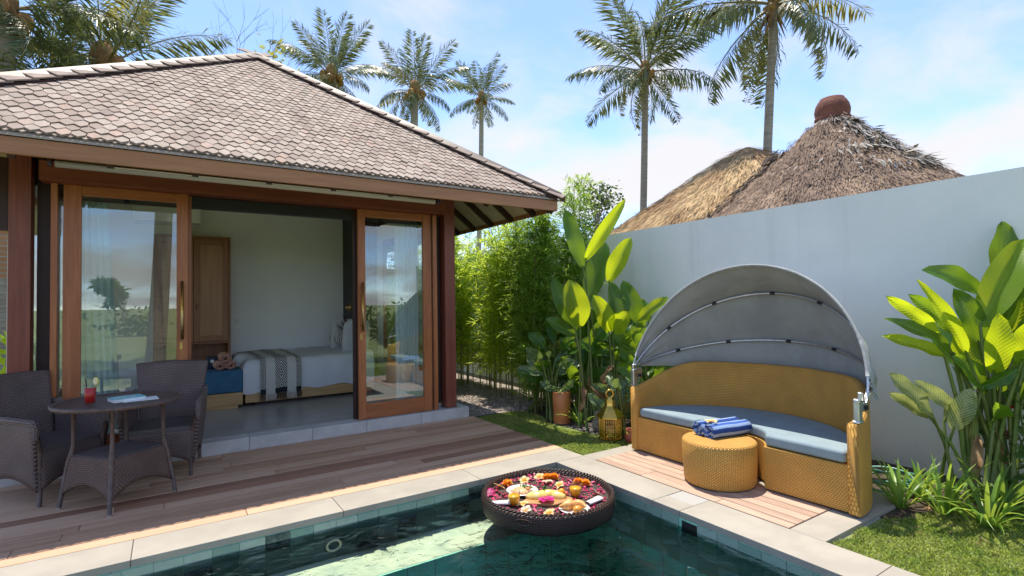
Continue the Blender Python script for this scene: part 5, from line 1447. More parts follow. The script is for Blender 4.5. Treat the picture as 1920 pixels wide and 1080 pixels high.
# ---------------------------------------------------------------- bamboo screen
def bamboo(loc, nc, H, spread, nspray, label, sx=1.0):
    t = T('bamboo_clump', label, 'bamboo', loc, 0, 'bamboo clumps along the gravel path')
    tops = []
    for i in range(nc):
        a = R.uniform(0, 6.28); r_ = spread*.55*math.sqrt(R.random()); b = Vector((loc[0]+r_*math.cos(a)*sx, loc[1]+r_*math.sin(a), loc[2])); h = H*R.uniform(.75, 1.08)
        ln = Vector((math.cos(a)*spread*.7, math.sin(a)*spread*.7, 0))*R.uniform(.2, 1)
        pts = [b+Vector((0, 0, h*q))+ln*(q*q) for q in np.linspace(0, 1, 9)]
        rr_ = R.uniform(.007, .013); m = MB(); m.tube(pts, [rr_*(1-.75*q) for q in np.linspace(0, 1, 9)], 6, cap=False); O('culm', m, m_culm, t, smooth=True); tops.append(pts)
    Pn, Dn, Nn, Ln, Wn = [], [], [], [], []
    for k in range(nspray):
        pts = R.choice(tops); q = R.uniform(.10, 1)**.8*8; i0 = min(int(q), 7); c = pts[i0].lerp(pts[i0+1], q-i0)
        a = R.uniform(0, 6.28); el = R.uniform(-.2, .7); dv = Vector((math.cos(a)*math.cos(el), math.sin(a)*math.cos(el), math.sin(el))); sl_ = R.uniform(.08, .34)*(1.15 if q < 6 else .8)
        for j in range(R.randint(7, 11)):
            f_ = R.uniform(.25, 1); p = c+dv*(sl_*f_)-Vector((0, 0, .10*f_*f_*sl_*3))
            d2 = (dv*.8+Vector((R.gauss(0, .55), R.gauss(0, .55), R.gauss(-.25, .4)))).normalized()
            Pn.append(p); Dn.append(d2); Nn.append((R.gauss(0, .5), R.gauss(0, .5), 1)); Ln.append(R.uniform(.075, .15)); Wn.append(R.uniform(.012, .020))
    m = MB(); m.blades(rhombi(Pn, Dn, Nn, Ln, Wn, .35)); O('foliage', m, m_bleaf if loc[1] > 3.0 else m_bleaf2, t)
BB = [((1.05, 5.6), 9, 2.75, .42, 1150, 'bamboo clump closing the far end of the path beside the villa'), ((1.62, 5.3), 9, 3.0, .42, 1150, 'tall bamboo clump in the far path corner by the wall'),
      ((1.5, 4.55), 9, 2.7, .38, 1150, 'bright bamboo clump along the path, fourth from the pot'), ((1.6, 3.85), 9, 2.75, .36, 1150, 'bamboo clump midway along the gravel path'),
      ((1.45, 3.15), 8, 2.8, .34, 1150, 'bamboo clump with orange stems, third from the pot'), ((1.75, 2.75), 8, 3.0, .34, 1150, 'dense dark bamboo clump against the wall'),
      ((1.40, 2.35), 8, 2.85, .32, 1100, 'bamboo clump at the lawn end of the path'), ((1.80, 2.05), 8, 3.1, .32, 1150, 'shaded bamboo clump behind the heliconia by the wall'),
      ((1.25, 1.98), 5, 1.0, .22, 260, 'low young bamboo tuft at the lawn corner')]
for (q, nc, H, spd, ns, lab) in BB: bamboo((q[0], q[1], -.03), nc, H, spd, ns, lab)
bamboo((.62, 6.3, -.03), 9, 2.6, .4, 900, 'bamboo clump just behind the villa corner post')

# ---------------------------------------------------------------- small garden things
m_ter = pm('terracotta', (.60, .21, .07), (.52, .17, .055), rough=.45, nscale=4, bump=.1, bscale=60, dirt=.2)
t = T('terracotta_pot', 'tall plain terracotta cylinder pot on the lawn edge by the bamboo', 'pot', (1.09, 1.27, -.03))
m = MB(); m.lathe([(.098, 0), (.103, .02), (.106, .2), (.108, .375), (.104, .380), (.098, .372), (.096, .33)], 36, (1.09, 1.27, -.03)); O('pot_body', m, m_ter, t, smooth=True)
m = MB(); m.lathe([(.001, .345), (.095, .345)], 24, (1.09, 1.27, -.03), cap=False); O('potting_soil', m, m_soil, t)
t = T('red_clay_pot', 'small red clay pot half hidden by the left end of the daybed', 'pot', (1.08, .115, -.03))
m = MB(); m.lathe([(.04, 0), (.062, .02), (.072, .06), (.066, .10), (.05, .125), (.058, .145), (.05, .145), (.045, .12)], 28, (1.08, .115, -.03)); O('pot_body', m, pm('red_clay', (.30, .07, .04), rough=.5), t, smooth=True)
m_rock = pm('pale_brown_stone', (.30, .235, .19), (.2, .16, .13), rough=.9, nscale=9, bump=.6, bscale=20, bdist=.02)
t = T('stone_figure', 'small weathered stone figure behind the brass lantern', 'statue', (1.13, .66, -.03))
m = MB(); m.sphere((1.13, .66, .05), .085, 14, 9, (1, .85, .95)); m.sphere((1.13, .655, .16), .055, 12, 8, (1, .9, 1.05)); m.sphere((1.08, .62, .09), .035, 8, 6); m.sphere((1.17, .61, .09), .035, 8, 6); m.sphere((1.13, .60, .155), .018, 8, 6); O('figure_body', m, m_rock, t, smooth=True)
# brass lantern
lx, ly, lz = .99, .33, -.03
t = T('brass_lantern', 'openwork brass lantern with peaked top and ring standing on the grass', 'lantern', (lx, ly, lz), math.radians(0))
m_br2 = pm('polished_yellow_brass', (.62, .43, .10), (.5, .33, .08), rough=.22, metal=1, nscale=15)
NL = 6
def hexp(r_, z, off=.26): return [(lx+r_*math.cos(off+2*PI*k/NL), ly+r_*math.sin(off+2*PI*k/NL), lz+z) for k in range(NL)]
m = MB(); m.grid([hexp(.125, 0), hexp(.130, .012), hexp(.130, .03), hexp(.115, .035), hexp(.001, .036)], cv=True); O('base_plate', m, m_br2, t)
a_, b_ = hexp(.112, .034), hexp(.112, .245)
for k in range(NL):
    m = MB(); m.tube([a_[k], b_[k]], .007, 6); O('corner_post', m, m_br2, t)
m = MB()
for k in range(NL):
    k2 = (k+1) % NL; A, B_, C_, D_ = (Vector(x) for x in (a_[k], a_[k2], b_[k2], b_[k]))
    for f_ in (.2, .4, .6, .8): m.tube([A.lerp(B_, f_), D_.lerp(C_, f_)], .0028, 4)
    for f_ in (.12, .32, .52, .72, .92): m.tube([A.lerp(D_, f_), B_.lerp(C_, f_)], .0028, 4)
O('lattice', m, m_br2, t, kind='stuff')
gp = MB(); gp.grid([hexp(.106, .036), hexp(.106, .243)], cv=True); O('amber_panes', gp, glass_mat('amber_glass', .05, (.88, .72, .28)), t)
m = MB(); m.grid([hexp(.150, .243), hexp(.152, .255), hexp(.10, .315), hexp(.058, .365), hexp(.05, .40), hexp(.06, .405), hexp(.058, .425), hexp(.03, .455), hexp(.001, .462)], cv=True); O('roof_cap', m, m_br2, t)
m = MB(); m.tube([(lx+.040*math.cos(q)*.8, ly-.040*math.cos(q)*.55, lz+.488+.040*math.sin(q)) for q in np.linspace(0, 2*PI, 24)[:-1]], .011, 8, closed=True); O('ring', m, m_br2, t, smooth=True)
m = MB(); m.tube([(lx, ly, lz+.04), (lx, ly, lz+.15)], .032, 14); O('candle', m, m_nap, t, smooth=True)
# hose
m = MB(); pts = []
for i in range(150):
    a = i*.17; pts.append((1.72+(.20+.03*math.sin(i*.05))*math.cos(a), -1.93+(.19+.025*math.cos(i*.043))*math.sin(a), .0+.0004*i+.02*math.sin(a*1.3+i*.02)+.01))
m.tube(pts, .0095, 7)
one('garden_hose', 'coiled green garden hose lying by the wall behind the daybed', 'hose', m, pm('green_hose', (.02, .20, .14), (.25, .42, .36), rough=.35, nscale=30), (1.72, -1.93, 0), True)

# ---------------------------------------------------------------- stuff underfoot
def scatter_stones(n, area, r0_, r1_, mat, label, z):
    b0 = MB().sphere((0, 0, 0), 1, 6, 3); bv = np.array(b0.v); nf = len(bv); V = []; F = []; k = 0
    while k < n:
        x, y = area(); s_ = R.uniform(r0_, r1_); v = bv*[s_*R.uniform(.7, 1.3), s_*R.uniform(.7, 1.3), s_*R.uniform(.45, .8)]+NR.normal(0, .12*s_, bv.shape)
        a = R.uniform(0, 6.28); c_, s2 = math.cos(a), math.sin(a); v = np.stack([v[:, 0]*c_-v[:, 1]*s2+x, v[:, 0]*s2+v[:, 1]*c_+y, v[:, 2]+z+s_*.2], 1)
        V.extend(map(tuple, v)); F.extend([tuple(k*nf+i for i in f_) for f_ in b0.f]); k += 1
    m = MB(); m.v = V; m.f = F; m.uv = [[(0, 0)]*len(f_) for f_ in F]; m.mi = [0]*len(F); return m
m_grav = pm('pink_grey_pebble', (.36, .30, .26), (.46, .40, .36), rough=.8, rnd=.45, island=True, nscale=9)
m_dgrav = pm('dark_pebble', (.10, .085, .08), (.17, .14, .13), rough=.7, rnd=.45, island=True, nscale=9)
def ar1():
    while True:
        x, y = R.uniform(.30, 1.75), R.uniform(2.0, 5.4)
        if y > 2.2+.25*math.sin(x*5) and (y > 2.25 or x > .9): return x, y
s = MB(); s.bx(.31, 2.40, 2.16, 6.9, zg-.05, -.030); structure('gravel_path', s, pm('gravel_bed', (.24, .20, .175), (.34, .29, .26), rough=.95, nscale=70, bump=.8, bscale=90, bdist=.015))
def one_stuff(name, label, cat, m, mat, loc):
    o = one(name, label, cat, m, mat, loc); o['kind'] = 'stuff'; return o
one_stuff('gravel', 'pinkish grey pebbles covering the path between villa and bamboo', 'gravel', scatter_stones(5200, ar1, .009, .019, m_grav, '', -.028), m_grav, (1, 3.5, 0))
def ar2(): return R.uniform(.98, 1.45), R.uniform(.35, 1.05)
one_stuff('dark_pebbles', 'dark pebbles around the pot and lantern', 'gravel', scatter_stones(620, ar2, .010, .024, m_dgrav, '', -.028), m_dgrav, (1.2, .7, 0))
m_grass = leafmat('lawn_blade', (.15, .23, .045), (.35, .38, .11), (.50, .60, .11), .4, .5, True, .45, 3.5)
def lawn(n, area, Lr, z, lean=.9):
    X = np.array([area() for _ in range(n)]); P = np.concatenate([X, np.full((n, 1), z)], 1)
    D = NR.normal(0, lean, (n, 3)); D[:, 2] = NR.uniform(.25, 1.1, n); N = NR.normal(0, 1, (n, 3)); N[:, 2] += .8
    L = NR.uniform(Lr[0], Lr[1], n); V = rhombi(P, D, N, L, L*NR.uniform(.25, .42, n)); m = MB(); m.blades(V); return m
m_turf = pm('turf_mat', (.13, .18, .035), (.17, .22, .05), rough=.95, nscale=14, bump=.5, bscale=40, bdist=.02)
def gl():
    while True:
        x, y = R.uniform(.338, 1.12), R.uniform(.02, 2.12)
        if x < .98+.12*math.sin(y*4+.5)-.10*max(0, .5-y)*0 and y < 2.12-.12*math.sin(x*6): return x, y
s = MB(); s.prism([(.338, .02), (1.02, .02), (1.05, .5), (.98, 1.0), (.95, 1.5), (1.0, 2.12), (.338, 2.15)], -.06, -.027); structure('lawn_base', s, m_turf)
one_stuff('lawn_grass', 'short carpet grass strip between the deck and the planting', 'grass', lawn(30000, gl, (.016, .032), -.028), m_grass, (.7, 1, 0))
s = MB(); s.prism([(.33, -7), (2.38, -7), (2.38, -2.75), (1.75, -2.72), (1.25, -2.55), (1.0, -2.25), (.335, -2.165)][::1], -.06, -.0265); structure('side_lawn_base', s, m_turf)
def gr():
    while True:
        x, y = R.uniform(.335, 2.35), R.uniform(-3.6, -2.17)
        if y < -2.19-.32*max(0, x-.9)+.02*math.sin(x*20) and (x-.335)*.6 > -(y+3.9)*-.0-9: return x, y
one_stuff('lawn_grass', 'carpet grass lawn at the right front corner beside the pool coping', 'grass', lawn(62000, gr, (.017, .034), -.027), m_grass, (1.2, -2.8, 0))
def gd(): return R.uniform(.95, 2.2), R.uniform(-2.75, -2.1)
V = rhombi([(*gd(), -.022) for _ in range(260)], NR.normal(0, 1, (260, 3))*[1, 1, .15], NR.normal(0, .3, (260, 3))+[0, 0, 1], NR.uniform(.03, .08, 260), NR.uniform(.01, .02, 260), lift=NR.uniform(0, .01, 260))
m = MB(); m.blades(V); one_stuff('leaf_litter', 'dry brown leaf litter on the soil under the lilies', 'litter', m, pm('dry_leaf', (.28, .15, .07), (.42, .28, .15), rough=.8, rnd=.35, island=True), (1.5, -2.4, 0))
# ---------------------------------------------------------------- coconut palms
def frond(L, droop, nl=44, ll=.55, twist=.0, sparse=1.0, hang=.5, seed=0):
    """midrib from the origin along +X, bending down; leaflets on both sides"""
    rg = random.Random(seed); pts = []; p = Vector((0, 0, 0)); e = droop*.35
    N_ = 16; e = .0
    for i in range(N_+1):
        pts.append(p.copy()); e -= droop/N_*(.35+1.3*i/N_); p = p+Vector((math.cos(e), 0, math.sin(e)))*(L/N_)
    m = MB(); m.m = 1; m.tube(pts, [.030*(1-.88*i/N_)*L/3 for i in range(N_+1)], 5, cap=False); m.m = 0; hv = 1
    V = []
    for k in range(nl):
        f_ = .14+.86*(k+.5)/nl; q = f_*N_; i0 = min(int(q), N_-1); c = pts[i0].lerp(pts[i0+1], q-i0); t = (pts[i0+1]-pts[i0]).normalized(); nrm = Vector((-t.z, 0, t.x))
        l0 = ll*(math.sin(PI*(.12+.80*f_))**.7)*rg.uniform(.72, 1.12)
        for sgn in (-1, 1):
            if rg.random() > sparse*.93: continue
            d = (t*rg.uniform(.45, .75)+Vector((0, sgn, 0))*rg.uniform(.6, .9)-nrm*hang*rg.uniform(.5, 1.2)+Vector((rg.gauss(0, .16), rg.gauss(0, .08), rg.gauss(0, .16)))).normalized()
            w = .050*L/3*rg.uniform(.8, 1.2); n_ = (nrm+Vector((0, sgn*.5, 0))).normalized()
            mid = c+d*l0*.55; d2 = (d-Vector((0, 0, 1))*hang*.8).normalized(); tip = mid+d2*l0*.5; s_ = d.cross(n_).normalized()
            V.append([c, mid+s_*w/2, tip, mid-s_*w/2])
    m.blades([[tuple(x) for x in q] for q in V]); return m
FR = [frond(3, .5, 66, .80, hang=.35, seed=1).mesh('frond'), frond(3, .85, 66, .82, hang=.6, seed=2).mesh('frond'), frond(3, 1.2, 62, .78, hang=.85, seed=3).mesh('frond'), frond(2.9, 1.35, 54, .62, sparse=.8, hang=1.05, seed=4).mesh('frond')]
for i, me in enumerate(FR): me.materials.append(m_palmo if i == 3 else m_palm); me.materials.append(m_rach)
FRO = FR[1].copy(); FRO.materials.clear(); FRO.materials.append(m_palmo); FRO.materials.append(m_rach)
def palm(top, base, rt, Lf, n, label, seed, spec=None, old=.2, cat='palm', group='coconut palms around the villa', coco=7, trunk=True):
    rg = random.Random(seed); top = Vector(top); base = Vector(base)
    t = T('coconut_palm', label, cat, tuple(base), 0, group)
    if trunk:
        pts = []; rad = []
        for q in np.linspace(0, 1, 24):
            c = base.lerp(top, q); c += Vector((1, .3, 0))*(.012*(top.z-base.z)*math.sin(PI*q)*(1 if seed % 2 else -1)); pts.append(c); rad.append(rt*(1.18-.3*q+.5*max(0, .06-q)*8)*(1+.03*math.sin(q*140)))
        m = MB(); m.tube(pts, rad, 12); O('trunk', m, m_bark, t, smooth=True)
    m = MB(); m.sphere(tuple(top+Vector((0, 0, .10))), rt*1.5, 10, 7, (1, 1, 1.6)); O('crown_base', m, m_husk, t, smooth=True)
    for k in range(n):
        f_ = k/(n-1); az = 2.39996*k+rg.uniform(-.25, .25); el = 1.42-2.15*f_**1.15+rg.uniform(-.12, .12)
        me = FR[0] if f_ < .3 else (FR[1] if f_ < .62 else (FR[2] if f_ < .88 else FR[3]))
        if me is FR[1] and rg.random() < old: me = FRO
        o = bpy.data.objects.new('frond', me); COL.objects.link(o); o.parent = t
        s_ = Lf/3*rg.uniform(.86, 1.1)*(.85+.25*math.sin(PI*min(1, f_+.15)))
        o.scale = (s_, s_, s_)
        Mx = Matrix.Rotation(az, 4, 'Z') @ Matrix.Rotation(-el, 4, 'Y') @ Matrix.Rotation(rg.gauss(0, .35), 4, 'X')
        o.rotation_euler = Mx.to_euler(); o.location = top-base+Vector((math.cos(az)*rt*.7, math.sin(az)*rt*.7, .12-.25*f_))
    cm = MB(); cm.sphere((0, 0, 0), .14, 9, 7, (1, 1, 1.2)); cme = cm.mesh('coconut', True); cme.materials.append(m_coco)
    for k in range(coco):
        a = rg.uniform(0, 6.28); o = bpy.data.objects.new('coconut', cme); COL.objects.link(o); o.parent = t; o.scale = (rt/.17,)*3
        o.location = top-base+Vector((math.cos(a)*rt*2, math.sin(a)*rt*2, rg.uniform(-.35, .0)))
    # hanging dry sheath strips
    V = rhombi([tuple(top+Vector((rg.gauss(0, rt), rg.gauss(0, rt), -.1))) for _ in range(26)], [(rg.gauss(0, .35), rg.gauss(0, .35), -1) for _ in range(26)], [(rg.gauss(0, 1), rg.gauss(0, 1), .1) for _ in range(26)], [rg.uniform(.4, 1.0)*Lf/3 for _ in range(26)], [.09*Lf/3]*26)
    m = MB(); m.blades(V); O('dry_sheath', m, m_husk, t)
    return t
palm((9.27, 7.13, 8.45), (9.10, 7.5, -.1), .105, 2.45, 26, 'full crowned palm rising behind the straw roof, left of the tallest right palm', 21)
palm((10.63, 3.81, 9.35), (10.27, 4.25, -.1), .11, 3.1, 25, 'palm at top right whose crown is cut by the photo edge above the hut', 34, old=.45)
palm((13.12, 23.6, 14.0), (12.75, 24.2, -.1), .15, 2.35, 22, 'slender small palm standing clear in the sky just right of the roof slope', 5)
palm((6.55, 18.42, 11.2), (6.5, 18.3, -.1), .18, 2.3, 26, 'dense palm behind the right slope of the roof, second from the roof peak', 8)
palm((2.84, 18.48, 11.1), (3.1, 18.4, -.1), .18, 2.35, 26, 'ragged palm just right of the roof peak', 13)
palm((-4.35, 13.73, 8.0), (-4.3, 13.9, -.1), .22, 2.8, 22, 'big palm with brown husky heart above the left roof hip', 16, old=.3)
palm((-6.1, 12.3, 8.3), (-6.0, 12.4, -.1), .22, 3.0, 22, 'big palm cut by the top left corner of the photo', 19, old=.4)
palm((-5.3, 12.6, 6.6), (-5.35, 12.7, -.1), .16, 2.2, 16, 'lower palm filling the gap above the left end of the roof', 27, old=.2, coco=0)
palm((-3.0, -5.8, 7.5), (-3.17, -5.8, -.1), .165, 3.0, 22, 'leaning palm behind the photographer, mirrored in the left glass door', 31)
# ---------------------------------------------------------------- other trees
def branch_tree(name, loc, H, label, mat_b, leafm=None, nleaf=0, seed=3, spreadk=.5, lsize=(.12, .22), depth=5, r0_=.06, group=None, first=.3):
    rg = random.Random(seed); t = T(name, label, 'tree', loc, 0, group); m = MB(); tips = []
    def grow(p, d, L, r_, lv):
        q = p; pts = [p]; 
        for i in range(3):
            d = (d+Vector((rg.gauss(0, .12), rg.gauss(0, .12), rg.gauss(.04, .08)))).normalized(); q = q+d*(L/3); pts.append(q)
        m.tube(pts, [r_, r_*.88, r_*.76, r_*.64], 5, cap=False)
        if lv == 0: tips.append((q, d)); return
        if lv <= 2: tips.append((q, d))
        for k in range(rg.choice((2, 2, 3))):
            a = rg.uniform(0, 6.28); s_ = d.orthogonal().normalized(); s_ = Quaternion(d, a) @ s_
            grow(q, (d+s_*rg.uniform(.4, .9)*spreadk*1.6).normalized(), L*rg.uniform(.62, .82), r_*.62, lv-1)
    grow(Vector(loc), Vector((0, 0, 1)), H*first, r0_, depth)
    O('trunk', m, mat_b, t, smooth=True)
    if leafm:
        n = nleaf; P = []; D = []
        for i in range(n):
            q, d = rg.choice(tips); P.append(q+Vector((rg.gauss(0, .22), rg.gauss(0, .22), rg.gauss(0, .2)))*(H/6)); D.append((rg.gauss(0, 1), rg.gauss(0, 1), rg.gauss(-.3, .6)))
        mm = MB(); mm.blades(rhombi(P, D, [(rg.gauss(0, .6), rg.gauss(0, .6), 1) for _ in range(n)], [rg.uniform(*lsize) for _ in range(n)], [rg.uniform(*lsize)*.45 for _ in range(n)])); O('crown', mm, leafm, t)
    return t
m_twig = pm('grey_twig_bark', (.24, .21, .18), (.33, .3, .27), rough=.9, nscale=10)
m_dleaf = leafmat('dark_tree_leaf', (.035, .075, .018), (.06, .11, .03), (.16, .24, .05), .3, .4, True, .4)
m_yleaf = leafmat('yellow_tree_leaf', (.17, .19, .03), (.24, .22, .05), (.5, .5, .08), .4, .45, True, .3)
branch_tree('bare_tree', (-1.6, 14.4, -.1), 7.4, 'leafless twiggy tree above the roof ridge left of the peak', m_twig, None, 0, 4, .5, depth=6, r0_=.07, first=.42)
branch_tree('yellow_tree', (-2.25, 13.6, -.1), 6.1, 'small yellowish tree behind the roof hip beside the bare tree', m_twig, m_yleaf, 900, 9, .35, (.14, .26), depth=4, r0_=.12, first=.5)
branch_tree('dark_leaved_tree', (6.7, 6.9, -.1), 4.1, 'fine leaved dark tree behind the wall at the foot of the full crowned palm', m_twig, m_dleaf, 1000, 6, .55, (.10, .2), depth=5, r0_=.09, first=.36)
m_far = leafmat('far_tree_leaf', (.05, .095, .02), (.09, .14, .03), (.2, .3, .05), .3, .5, True, .35)
for i, (x, y, H) in enumerate(((-14, -38, 5), (-6, -46, 6), (3, -44, 4.5), (11, -40, 6), (22, -42, 5), (-24, -30, 6), (33, -36, 6), (16, -26, 4), (27, -24, 5))):
    branch_tree('field_tree', (x, y, -.1), H, ('broad tree at the edge of the field behind the photographer, number of clump ' + ('farthest left', 'left of the leaning palm', 'behind the shrub', 'right of the shrub', 'far right', 'outer left', 'outer right', 'near right', 'nearer right')[i]).replace('number of clump ', ''), m_twig, m_far, 1300, 40+i, .6, (.4, .8), depth=4, r0_=.16, group='field trees behind the photographer', first=.22)
NUMS = 'one two three four five six seven eight nine ten eleven twelve thirteen fourteen fifteen sixteen'.split()
for i in range(16):
    x = -20+i*3.1+R.uniform(-1, 1); y = -17-R.uniform(0, 9); h = R.uniform(.8, 2.0)
    n = 420; m = MB(); m.blades(rhombi(NR.normal(0, 1, (n, 3))*[h*.55, h*.45, h*.32]+[x, y, h*.5], NR.normal(0, 1, (n, 3)), NR.normal(0, .6, (n, 3))+[0, 0, 1], NR.uniform(.2, .4, n), NR.uniform(.1, .2, n)))
    one('field_bush', ('bush of the field hedge row behind the photographer, number '+NUMS[i]+' from the left'), 'bush', m, m_far, (x, y, 0), group='field bushes behind the photographer')
# spiky shrub mirrored in the right door
t = T('fan_shrub', 'spiky fan leaved shrub behind the photographer, mirrored in the right door', 'shrub', (2.1, -4.9, -.03))
for k in range(16):
    a = 2.4*k; el = R.uniform(.5, 1.35); o = bpy.data.objects.new('frond', FR[0]); COL.objects.link(o); o.parent = t; o.scale = (.42,)*3
    o.rotation_euler = (Matrix.Rotation(a, 4, 'Z') @ Matrix.Rotation(-el, 4, 'Y')).to_euler(); o.location = (0, 0, .15)
# ---------------------------------------------------------------- thatched huts behind the wall
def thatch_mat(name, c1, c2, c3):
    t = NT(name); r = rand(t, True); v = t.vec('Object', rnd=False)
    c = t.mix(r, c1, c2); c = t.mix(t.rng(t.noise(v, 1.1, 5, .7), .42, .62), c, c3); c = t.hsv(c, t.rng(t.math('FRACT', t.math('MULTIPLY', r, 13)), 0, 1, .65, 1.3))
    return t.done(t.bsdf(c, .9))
def hut(name, c, prof, n, Lb, mt, label, bumps, sx=1, sy=1, rz=0):
    t = T(name, label, 'hut', (c[0], c[1], -.03)); NS = 40
    P = []
    for (r_, z) in prof:
        P.append([(c[0]+sx*r_*math.cos(2*PI*k/NS)*(1+.03*math.sin(k*3+z*4)), c[1]+sy*r_*math.sin(2*PI*k/NS)*(1+.03*math.sin(k*2+z*3)), z+.03*math.sin(k*1.7+r_*6)) for k in range(NS)])
    P = np.array(P); m = MB(); m.grid(P, cv=True)
    rf = O('thatch_roof', m, mt, t, smooth=True)
    A = P[:-1]; B_ = P[1:]
    area = []
    for i in range(len(prof)-1): area.append((prof[i][0]+prof[i+1][0])*math.hypot(prof[i+1][0]-prof[i][0], prof[i+1][1]-prof[i][1]))
    pr = np.array(area)/sum(area)
    I = NR.choice(len(area), n, p=pr); F = NR.uniform(0, 1, n); U = NR.uniform(0, NS, n); K = U.astype(int); fk = (U-K)[:, None]; K2 = (K+1) % NS
    up = P[I, K]*(1-fk)+P[I, K2]*fk; dn = P[I+1, K]*(1-fk)+P[I+1, K2]*fk; pos = up*(1-F[:, None])+dn*F[:, None]; D = dn-up; D /= np.linalg.norm(D, axis=1, keepdims=True)
    rad = np.stack([pos[:, 0]-c[0], pos[:, 1]-c[1], np.zeros(n)], 1); rad /= np.linalg.norm(rad, axis=1, keepdims=True)+1e-6
    S = np.stack([-rad[:, 1], rad[:, 0], np.zeros(n)], 1); N_ = np.cross(S, D); N_ *= np.sign(N_[:, 2:3])
    clump = np.sin(pos[:, 0]*9+pos[:, 2]*5)*np.sin(pos[:, 1]*11-pos[:, 2]*7)
    pos = pos+N_*(NR.uniform(.0, .05, n)+bumps*np.clip(clump, 0, 1))[:, None]
    D = D+S*NR.normal(0, .16, n)[:, None]+N_*NR.normal(.03, .07, n)[:, None]
    m = MB(); m.blades(rhombi(pos, D, N_+NR.normal(0, .25, (n, 3)), NR.uniform(Lb*.5, Lb*1.2, n), NR.uniform(.010, .022, n))); O('thatch_straw', m, mt, t, kind='stuff')
    for a in (.8, 2.4, 3.9, 5.5):
        m = MB(); m.tube([(c[0]+1.7*math.cos(a), c[1]+1.7*math.sin(a), -.05), (c[0]+1.7*math.cos(a), c[1]+1.7*math.sin(a), 2.75)], .09, 10); O('post', m, m_timz, t, smooth=True)
    return t
mt1 = thatch_mat('weathered_brown_thatch', (.24, .155, .105), (.35, .25, .175), (.18, .12, .088))
mt2 = thatch_mat('fresh_golden_straw', (.38, .25, .115), (.54, .39, .21), (.32, .19, .09))
prof1 = [(.20, 4.46), (.26, 4.42), (.36, 4.33), (.5, 4.19), (.7, 4.0), (.95, 3.77), (1.25, 3.5), (1.6, 3.2), (2.0, 2.85), (2.4, 2.47), (2.45, 2.4)]
ht = hut('thatched_hut', (6.6, .60), prof1, 30000, .10, mt1, 'brown thatched hut roof topped by a clay pot behind the garden wall', .06)
m = MB(); m.lathe([(.25, 0), (.275, .02), (.275, .045), (.255, .06), (.268, .12), (.272, .18), (.255, .26), (.22, .33), (.19, .365), (.185, .385), (.17, .385), (.15, .35), (.02, .35)], 32, (6.6, .60, 4.47))
O('ridge_pot', m, pm('brick_red_clay', (.21, .075, .048), (.15, .05, .035), rough=.85, nscale=6, bump=.5, bscale=22, bdist=.03, dirt=.3), ht, smooth=True)
m = MB(); V = rhombi([(6.6+.25*math.cos(a), .60+.25*math.sin(a), 4.475) for a in np.linspace(0, 6.28, 120)], [(math.cos(a)*.7+R.gauss(0, .2), math.sin(a)*.7+R.gauss(0, .2), -.8) for a in np.linspace(0, 6.28, 120)], [(math.cos(a), math.sin(a), .6) for a in np.linspace(0, 6.28, 120)], [.22]*120, [.035]*120)
m.blades(V); O('grey_collar', m, thatch_mat('grey_thatch', (.36, .32, .28), (.46, .42, .38), (.3, .26, .22)), ht)
# pale mossy patch of worn thatch on the right of the crown
n = 1500; a = NR.normal(-1.75, .36, n); z = NR.uniform(3.35, 4.38, n); rr_ = np.interp(-z, [-q[1] for q in prof1], [q[0] for q in prof1])+.06
keep = (np.sin(a*9+z*5)+np.sin(z*13-a*4)+NR.normal(0, .5, n)) > -.3
pos = np.stack([6.6+rr_*np.cos(a), .60+rr_*np.sin(a), z+.03+.05*np.sin(a*14)*np.sin(z*11)], 1)[keep]; n = len(pos)
rad = pos-np.array([6.6, .60, 0]); rad[:, 2] = 0; rad /= np.linalg.norm(rad, axis=1, keepdims=True)
m = MB(); m.blades(rhombi(pos, rad*.55+NR.normal(0, .28, (n, 3))+[0, 0, -.6], rad*.6+[0, 0, .8], NR.uniform(.10, .24, n), NR.uniform(.03, .07, n))); O('worn_patch', m, bpy.data.materials['grey_thatch'], ht, kind='stuff')
prof2 = [(.02, 4.47), (.2, 4.39), (.5, 4.23), (.9, 3.98), (1.3, 3.72), (1.8, 3.4), (2.4, 3.02), (3.0, 2.62), (3.05, 2.55)]
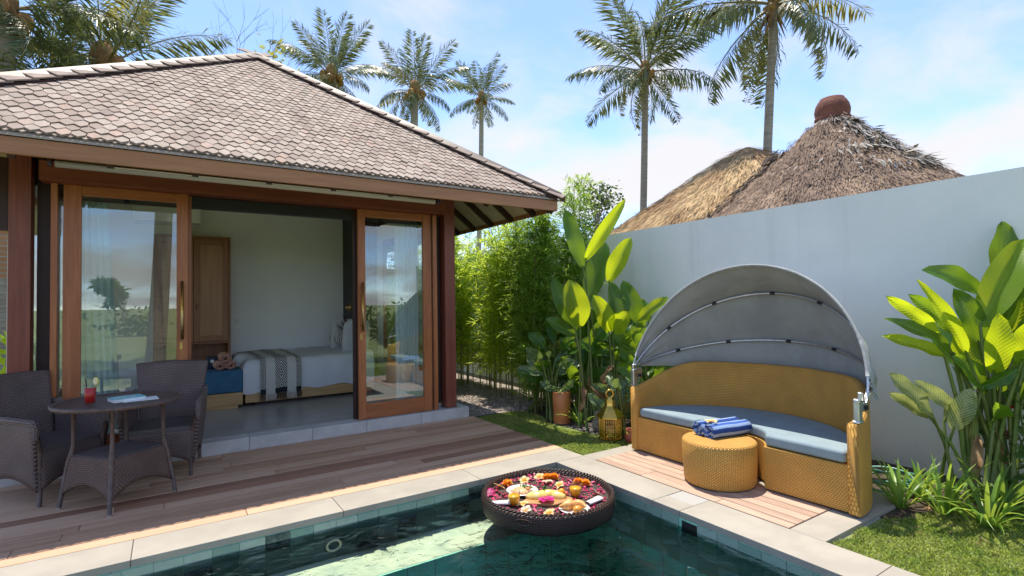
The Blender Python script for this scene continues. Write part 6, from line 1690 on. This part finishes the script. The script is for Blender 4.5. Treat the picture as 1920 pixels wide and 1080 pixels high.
prof2 = [(a*1.25, 1.45+(b-1.45)*1.25) for a, b in prof2]
hut('straw_hut', (9.235, 3.82), prof2, 17000, .45, mt2, 'golden straw hut roof left of the brown thatched hut behind the wall', .03)
# dark ridge of old thatch where the two roofs meet
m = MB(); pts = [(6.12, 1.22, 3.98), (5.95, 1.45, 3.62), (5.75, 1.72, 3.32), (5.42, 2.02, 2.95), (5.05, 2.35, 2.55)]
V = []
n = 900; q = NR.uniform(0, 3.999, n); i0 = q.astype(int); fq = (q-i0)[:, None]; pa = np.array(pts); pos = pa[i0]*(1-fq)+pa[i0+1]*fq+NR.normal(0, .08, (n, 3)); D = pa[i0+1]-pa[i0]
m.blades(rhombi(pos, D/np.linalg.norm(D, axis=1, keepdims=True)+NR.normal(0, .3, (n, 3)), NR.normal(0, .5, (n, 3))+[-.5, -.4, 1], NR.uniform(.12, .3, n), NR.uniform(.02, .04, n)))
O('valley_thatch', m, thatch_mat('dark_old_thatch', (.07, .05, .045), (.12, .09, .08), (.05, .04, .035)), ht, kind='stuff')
# ---------------------------------------------------------------- beyond the villa on the left
t = T('slatted_pavilion', 'brown slatted pavilion roof seen past the left corner post of the villa', 'pavilion', (-6.6, 8.0, -.03))
for k in range(16):
    m = MB(); m.box((-6.8, 7.4+.0*k, 1.98+.085*k), (3.6, .05, .06)); O('roof_slat', m, m_fascia, t)
for x in (-8.3, -5.3):
    m = MB(); m.box((x, 7.5, 1.5), (.14, .14, 3.1)); O('post', m, m_timz, t)
t = T('broadleaf_shrub', 'sunlit bright green broad leaved shrub left of the villa corner post', 'shrub', (-5.35, 6.2, -.03))
n = 500
m = MB(); m.blades(rhombi(NR.normal(0, 1, (n, 3))*[.6, .35, .35]+[-5.35, 6.2, .55], NR.normal(0, 1, (n, 3)), NR.normal(0, .6, (n, 3))+[0, -.5, 1], NR.uniform(.12, .24, n), NR.uniform(.08, .13, n))); O('foliage', m, m_hely, t)
m = MB(); m.tube([(-5.35, 6.2, -.04), (-5.33, 6.2, .6)], [.03, .02], 7); O('stem', m, m_stem, t)
